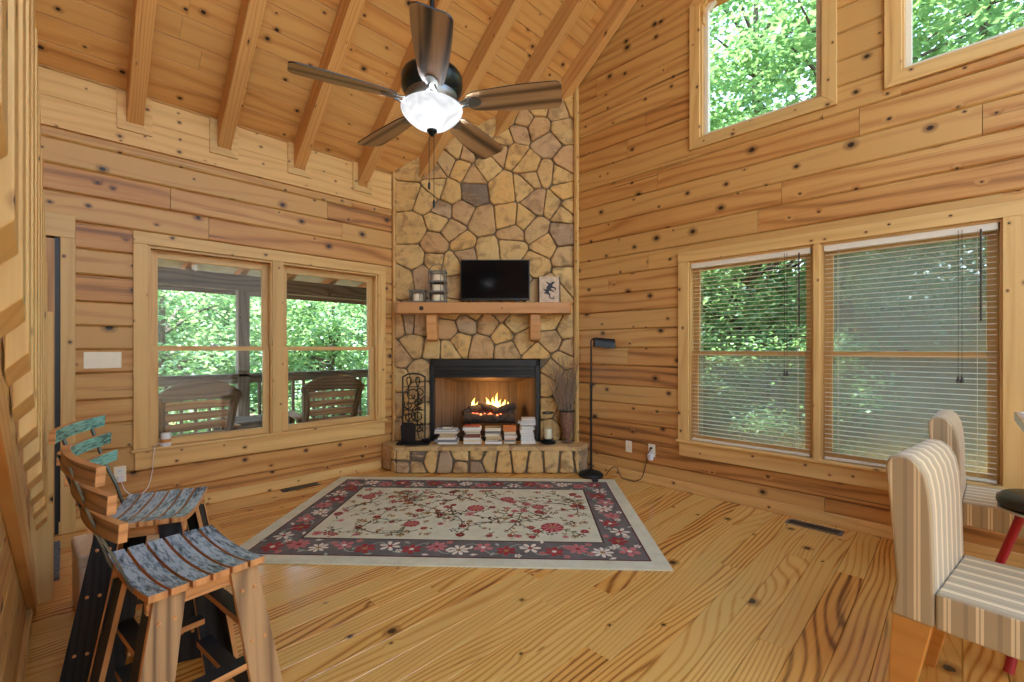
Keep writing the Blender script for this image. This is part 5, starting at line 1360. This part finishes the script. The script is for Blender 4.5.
m = MB(); m.tube([(.235*math.cos(2*PI*k/32), .235*math.sin(2*PI*k/32), .235) for k in range(32)], .011, 8, closed=True); m.build('foot_ring', M['red'], ds_, smooth=True)

ds_.scale = (1, 1, .935)

# high table at the right edge
tb = thing('high_table', 'high grey-edged table top cut off by the right edge of the view', 'table', (2.97, -.68, 0))
def rrect(hx, hy, r):
    P = []
    for cx, cy, a0_ in ((hx-r, hy-r, 0), (-hx+r, hy-r, PI/2), (-hx+r, -hy+r, PI), (hx-r, -hy+r, 1.5*PI)):
        P += [(cx+r*math.cos(a0_+PI/2*k/6), cy+r*math.sin(a0_+PI/2*k/6)) for k in range(7)]
    return P
m = MB(); m.prism(rrect(.52, .47, .05), .99, 1.022, plane='xy'); m.build('table_top', plain('grey_laminate', srgb(168, 166, 160), .35, 0, .06, 60), tb)
m = MB(); P1, P2 = rrect(.532, .482, .06), rrect(.52, .47, .05); n = len(P1)
V = [(a, b, .985) for a, b in P1]+[(a, b, 1.026) for a, b in P1]+[(a, b, 1.026) for a, b in P2]+[(a, b, .985) for a, b in P2]
m.mesh(V, [(r_*n+k, r_*n+(k+1) % n, ((r_+1) % 4)*n+(k+1) % n, ((r_+1) % 4)*n+k) for r_ in range(4) for k in range(n)]); m.build('metal_edge', M['chrome'], tb, smooth=True)
m = MB(); m.lathe([(0, 0), (.26, 0), (.26, .012), (.06, .035), (.04, .06), (.04, .95), (.12, .985), (0, .985)], 32); m.build('pedestal', M['chrome'], tb, smooth=True)

# ------------------------------------------------------------------ porch outside the left window
m = MB(); y = 4.83
while y < 7.25:
    m.board((-2.5, y, -.09), (1, 0, 0), (0, 1, 0), (0, 0, 1), 9.5, .135, .04, .004); y += .142
m.box((-2.5, 4.83, -.35), (7, 7.25, -.10)); tag(m.build('porch_floor', M['greywood']), kind='structure')
pr_ = structure('porch_roof')
m = MB(); PZ = lambda y: 2.50-.20*(y-7.0)
k = 0; y = 4.85
while y < 7.8:
    m.mesh([(-2.5, y, PZ(y)), (7, y, PZ(y)), (7, y+.14, PZ(y+.14)), (-2.5, y+.14, PZ(y+.14)), (-2.5, y, PZ(y)+.03), (7, y, PZ(y)+.03), (7, y+.14, PZ(y+.14)+.03), (-2.5, y+.14, PZ(y+.14)+.03)], [(0, 3, 2, 1), (4, 5, 6, 7), (0, 1, 5, 4), (1, 2, 6, 5), (2, 3, 7, 6), (3, 0, 4, 7)]); y += .145
m.build('roof_boards', M['soffit'], pr_)
x = -2.0
while x < 6.8:
    m = MB(); V = [(xx, yy, zz) for xx in (x, x+.07) for (yy, zz) in ((4.85, PZ(4.85)-.13), (7.78, PZ(7.78)-.10), (7.78, PZ(7.78)-.001), (4.85, PZ(4.85)-.001))]
    m.mesh(V, [(0, 1, 2, 3), (4, 7, 6, 5), (0, 4, 5, 1), (1, 5, 6, 2), (2, 6, 7, 3), (3, 7, 4, 0)], uvs=[(p[1], p[2]) for p in V]); m.build('roof_rafter', M['porchpine'], pr_); x += .62
m = MB(); m.box((-2.5, 7.78, 2.17), (7, 7.81, 2.36)); m.build('fascia_board', M['greywood'], pr_)
m = MB(); m.box((-2.5, 6.93, 2.155), (7, 7.07, 2.36), axis=0); tag(m.build('porch_beam', M['greywood'], bevel=.006), 'dark weathered beam under the porch roof outside the window', 'beam')
for x, lab in ((1.74, 'square weathered porch post seen through the left pane of the porch window'), (-1.5, 'square weathered porch post outside, left of the porch window view'), (4.9, 'square weathered porch post outside, hidden beyond the fireplace corner')):
    if x > 0 and x < 3:
        m = MB(); m.box((x-.07, 6.93, -.05), (x+.07, 7.07, 2.155), axis=2); tag(m.build('porch_post', M['greywood'], bevel=.006), lab, 'post')
rl = thing('porch_railing', 'weathered wooden porch railing with square balusters outside the window', 'railing', (1.9, 7.0, -.05))
m = MB(); m.box((-4.4, -.07, 1.02), (5, .07, 1.06), axis=0); m.box((-4.4, -.02, .93), (5, .02, 1.02), axis=0); m.build('top_rail', M['greywood'], rl, bevel=.004)
m = MB(); m.box((-4.4, -.02, .09), (5, .02, .18), axis=0); m.build('bottom_rail', M['greywood'], rl)
x = -1.6
while x < 2.4:
    if abs(x+.16) > .10:
        m = MB(); m.box((x-.018, -.018, .18), (x+.018, .018, .93), axis=2); m.build('baluster', M['greywood'], rl)
    x += .15

def porch_chair(label, loc, rz):
    o = thing('porch_chair', label, 'chair', loc, rz, 'weathered wooden porch chairs'); tl = -.36; HB_ = .78
    def bp(x, h, off=0): return Vector((x, -.22-h*math.sin(-tl)*1.0+off, .36+h*math.cos(tl)))   # a point of the reclined back
    m = MB()
    for s in (-1, 1):
        pts = [bp(s*.29, 0), bp(s*.285, .25), bp(s*.30, .5), bp(s*.325, .64)]; m.tube(spline(pts, 5), .042, 8)
    m.build('back_post', M['barkwood'], o, smooth=True)
    m = MB(); n = 16; V = []; uv = []
    for i in range(n+1):
        x = -.36+.72*i/n; t = x/.36; top = .80-.13*t*t-.03*abs(t)**3; bot = .585+.012*math.cos(t*3)
        for off in (-.035, .03):
            V += [bp(x, bot, off), bp(x, top, off)]; uv += [(x, bot), (x, top)]
    F = []
    for i in range(n):
        a = i*4; F += [(a, a+4, a+5, a+1), (a+2, a+3, a+7, a+6), (a+1, a+5, a+7, a+3), (a, a+2, a+6, a+4)]
    F += [(0, 1, 3, 2), (n*4, n*4+2, n*4+3, n*4+1)]
    m.mesh(V, F, uvs=uv); m.build('top_rail', M['barkwood'], o, bevel=.012, smooth=True)
    for k in range(5):
        h = .03+k*.115; m = MB(); V = [bp(x, hh, off) for off in (-.012, .012) for (x, hh) in ((-.26, h), (.26, h), (.26, h+.085), (-.26, h+.085))]
        m.mesh(V, [(0, 1, 2, 3), (4, 7, 6, 5), (0, 4, 5, 1), (1, 5, 6, 2), (2, 6, 7, 3), (3, 7, 4, 0)], uvs=[(v_.x, v_.z) for v_ in V]); m.build('back_slat', M['chairwood'], o)
    for k in range(5):
        m = MB(); y = -.2+k*.105; z = .36+.05*k/4; m.box((-.29, y, z), (.29, y+.085, z+.022)); m.build('seat_slat', M['chairwood'], o)
    for s in (-1, 1):
        m = MB(); m.box((s*.34-.06, -.30, .58), (s*.34+.06, .36, .605), axis=1); m.build('arm_rest', M['chairwood'], o, bevel=.005)
        m = MB(); m.box((s*.32-.03, .24, 0), (s*.32+.03, .31, .58)); m.build('leg', M['barkwood'], o, bevel=.005)
        m = MB(); m.prism([(-.36, 0), (-.28, 0), (-.16, .34), (-.10, .58), (-.2, .58)], s*.32-.025, s*.32+.025, plane='yz'); m.build('leg', M['barkwood'], o, bevel=.005)
        m = MB(); m.box((s*.30-.015, -.22, .30), (s*.30+.015, .30, .365), axis=1); m.build('seat_rail', M['barkwood'], o)
    return o
porch_chair('weathered wooden porch chair seen through the left pane of the porch window', (.90, 5.62, -.05), .05)
porch_chair('weathered wooden porch chair seen through the right pane of the porch window', (2.33, 5.72, -.05), -.12)
pt = thing('porch_table', 'small grey slatted table between the porch chairs', 'table', (1.52, 5.75, -.05))
for k in range(7):
    m = MB(); m.box((-.28, -.26+k*.075, .585), (.28, -.26+k*.075+.064, .605), axis=0); m.build('top_slat', M['greywood'], pt)
for sx in (-1, 1):
    for sy in (-1, 1): m = MB(); m.box((sx*.23-.025, sy*.2-.025, 0), (sx*.23+.025, sy*.2+.025, .585)); m.build('leg', M['greywood'], pt)
m = MB(); m.box((-.25, -.22, .53), (.25, -.19, .585)); m.box((-.25, .19, .53), (.25, .22, .585)); m.build('apron', M['greywood'], pt)

# ------------------------------------------------------------------ ground and woods
def gh(x, y):
    s = lambda t: max(0, min(1, t))**2*(3-2*max(0, min(1, t)))
    a = s((x-5)/10)*3.2-.7
    b = -.7-s((y-7.5)/12)*2.6
    k = s((y-5)/6-(x-6)/14)
    return a*(1-k)+b*k+.25*mnoise.noise((x*.25, y*.25, 0))
m = MB(); n = 44; GX0, GX1, GY0, GY1 = -22, 40, -26, 44
V = [(GX0+(GX1-GX0)*i/n, GY0+(GY1-GY0)*j/n) for j in range(n+1) for i in range(n+1)]
V = [(x, y, gh(x, y) if not (-7 < x < 4.4 and -6 < y < 5) else -.75) for x, y in V]
m.mesh(V, [(j*(n+1)+i, j*(n+1)+i+1, (j+1)*(n+1)+i+1, (j+1)*(n+1)+i) for j in range(n) for i in range(n)])
tag(m.build('ground', M['litter'], smooth=True, recalc=False), kind='structure')

def crown_mesh(seed, nclump, per, lsize, mat, flat=1.0):
    rr = random.Random(seed); m = MB(); cl = []
    for k in range(nclump):
        while True:
            p = Vector((rr.uniform(-1, 1), rr.uniform(-1, 1), rr.uniform(-1, 1)))
            if .25 < p.length < 1: break
        cl.append(p)
    for c in cl:
        cr = rr.uniform(.15, .30); tone = rr.uniform(-.2, .2)
        for k in range(per):
            d = Vector((rr.gauss(0, 1), rr.gauss(0, 1), rr.gauss(0, .6)))*cr*.6
            p = c+d; nrm = (Vector((rr.gauss(0, .6), rr.gauss(0, .6), 1))).normalized()
            a = nrm.orthogonal().normalized(); a.rotate(Matrix.Rotation(rr.uniform(0, 6.28), 3, nrm)); b = nrm.cross(a); L = lsize*rr.uniform(.7, 1.3)
            q = [p-a*L*.5, p+b*L*.36-a*.02*L, p+a*L*.55-nrm*L*.12, p-b*L*.36-a*.02*L]
            m.face(q, 0, [(0, 0)]*4, min(1, max(0, rr.uniform(.15, .85)+tone)))
    return m, cl
CR = []
for sd, mat, nc in ((1, 'leaf', 75), (2, 'leaf', 75), (3, 'leafd', 75), (4, 'leafd', 64)):
    mb, cl = crown_mesh(sd, nc, 200, .045, mat)
    CR.append((mb, cl, mat))
crown_data = {}
def tree(name, label, x, y, hz, rx, rz_, var, group, branches=True):
    z0 = gh(x, y)-.2; o = thing(name, label, 'tree', (x, y, z0), rr.uniform(0, 6.28), group)
    mb, cl, mat = CR[var]
    if var not in crown_data:
        c = mb.build('crown', M[mat], o, recalc=False); crown_data[var] = c.data
    else:
        c = bpy.data.objects.new('crown', crown_data[var]); COL.objects.link(c); c.parent = o
    c.location = (0, 0, hz-z0); c.scale = (rx, rx, rz_)
    m = MB(); H = hz-z0; lean = rr.uniform(-.05, .05)*H
    m.tube(spline([(0, 0, 0), (lean*.3, 0, H*.4), (lean, lean*.5, H), (lean*.7, lean, H+rz_*.75)], 4), [.16-.13*k/12 for k in range(13)], 8)
    if branches:
        for k in range(0, len(cl), 5):
            q = Vector((cl[k].x*rx, cl[k].y*rx, cl[k].z*rz_+H)); h0 = H-rz_*.6+max(0, (cl[k].z+1)*.5*rz_*.9); s_ = Vector((lean*.8, lean*.5, h0))
            m.tube([s_, (s_*.5+q*.5)+Vector((0, 0, .12)), q], [.05, .03, .01], 5)
    m.build('trunk', M['bark'], o, smooth=True)
    return o
rr = random.Random(5)
G1, G2 = 'trees beyond the porch', 'woods behind the blinds windows'
L1 = 'leafy green tree among the woods beyond the porch railing'; L2 = 'dense leafy tree in the woods seen through the window wall'
for (x, y, h, rx, rz_, v) in ((1.6, 13, 1.6, 2.6, 2.4, 0), (5.6, 13.5, 1.2, 2.8, 2.6, 1), (3.6, 17, 2.2, 3.2, 3.0, 0), (8.8, 16.5, 1.8, 3.2, 2.8, 2), (-.6, 18, 2.6, 3.4, 3.2, 1), (6.2, 21, 2.8, 3.8, 3.6, 0), (1.6, 23, 2.4, 4.0, 3.4, 2), (11, 22, 3.4, 4.2, 4.0, 1), (3.4, 10.8, -.3, 1.9, 1.4, 1), (.6, 10.5, -.4, 1.7, 1.3, 0), (6.4, 10.6, -.2, 1.9, 1.5, 0), (4.6, 28, 3.5, 5, 4.5, 1), (10, 30, 4, 5, 4.5, 0), (-2, 28, 3.2, 5, 4, 0)):
    tree('leafy_tree', L1, x, y, h, rx, rz_, v, G1)
for (x, y, h, rx, rz_, v) in ((9.6, 3.3, 2.4, 2.3, 2.4, 0), (9.4, -.6, 3.4, 2.2, 1.7, 1), (9.8, 1.4, 5.8, 2.6, 2.2, 3), (9.2, 5.6, 3.0, 2.4, 2.8, 2), (12.8, 3.4, 3.0, 2.8, 2.6, 0), (13.0, -.8, 2.8, 2.8, 2.6, 1), (12.0, 7.8, 3.5, 3.0, 3.0, 1), (17.5, 3, 4.0, 3.6, 3.4, 2), (16.5, 9, 4.5, 3.6, 3.4, 2), (10.2, -3.2, 4.4, 2.6, 3.0, 2), (7.9, 2.0, .6, 1.3, 1.2, 2), (8.2, -1.7, .7, 1.2, 1.1, 0), (8.0, 3.8, .8, 1.3, 1.3, 1), (11.5, 3.4, 8.4, 3.0, 2.2, 3), (11.8, -.6, 8.6, 2.8, 2.2, 3), (8.6, -2.4, 1.4, 1.6, 1.8, 1)):
    tree('leafy_tree', L2, x, y, h, rx, rz_, v, G2)
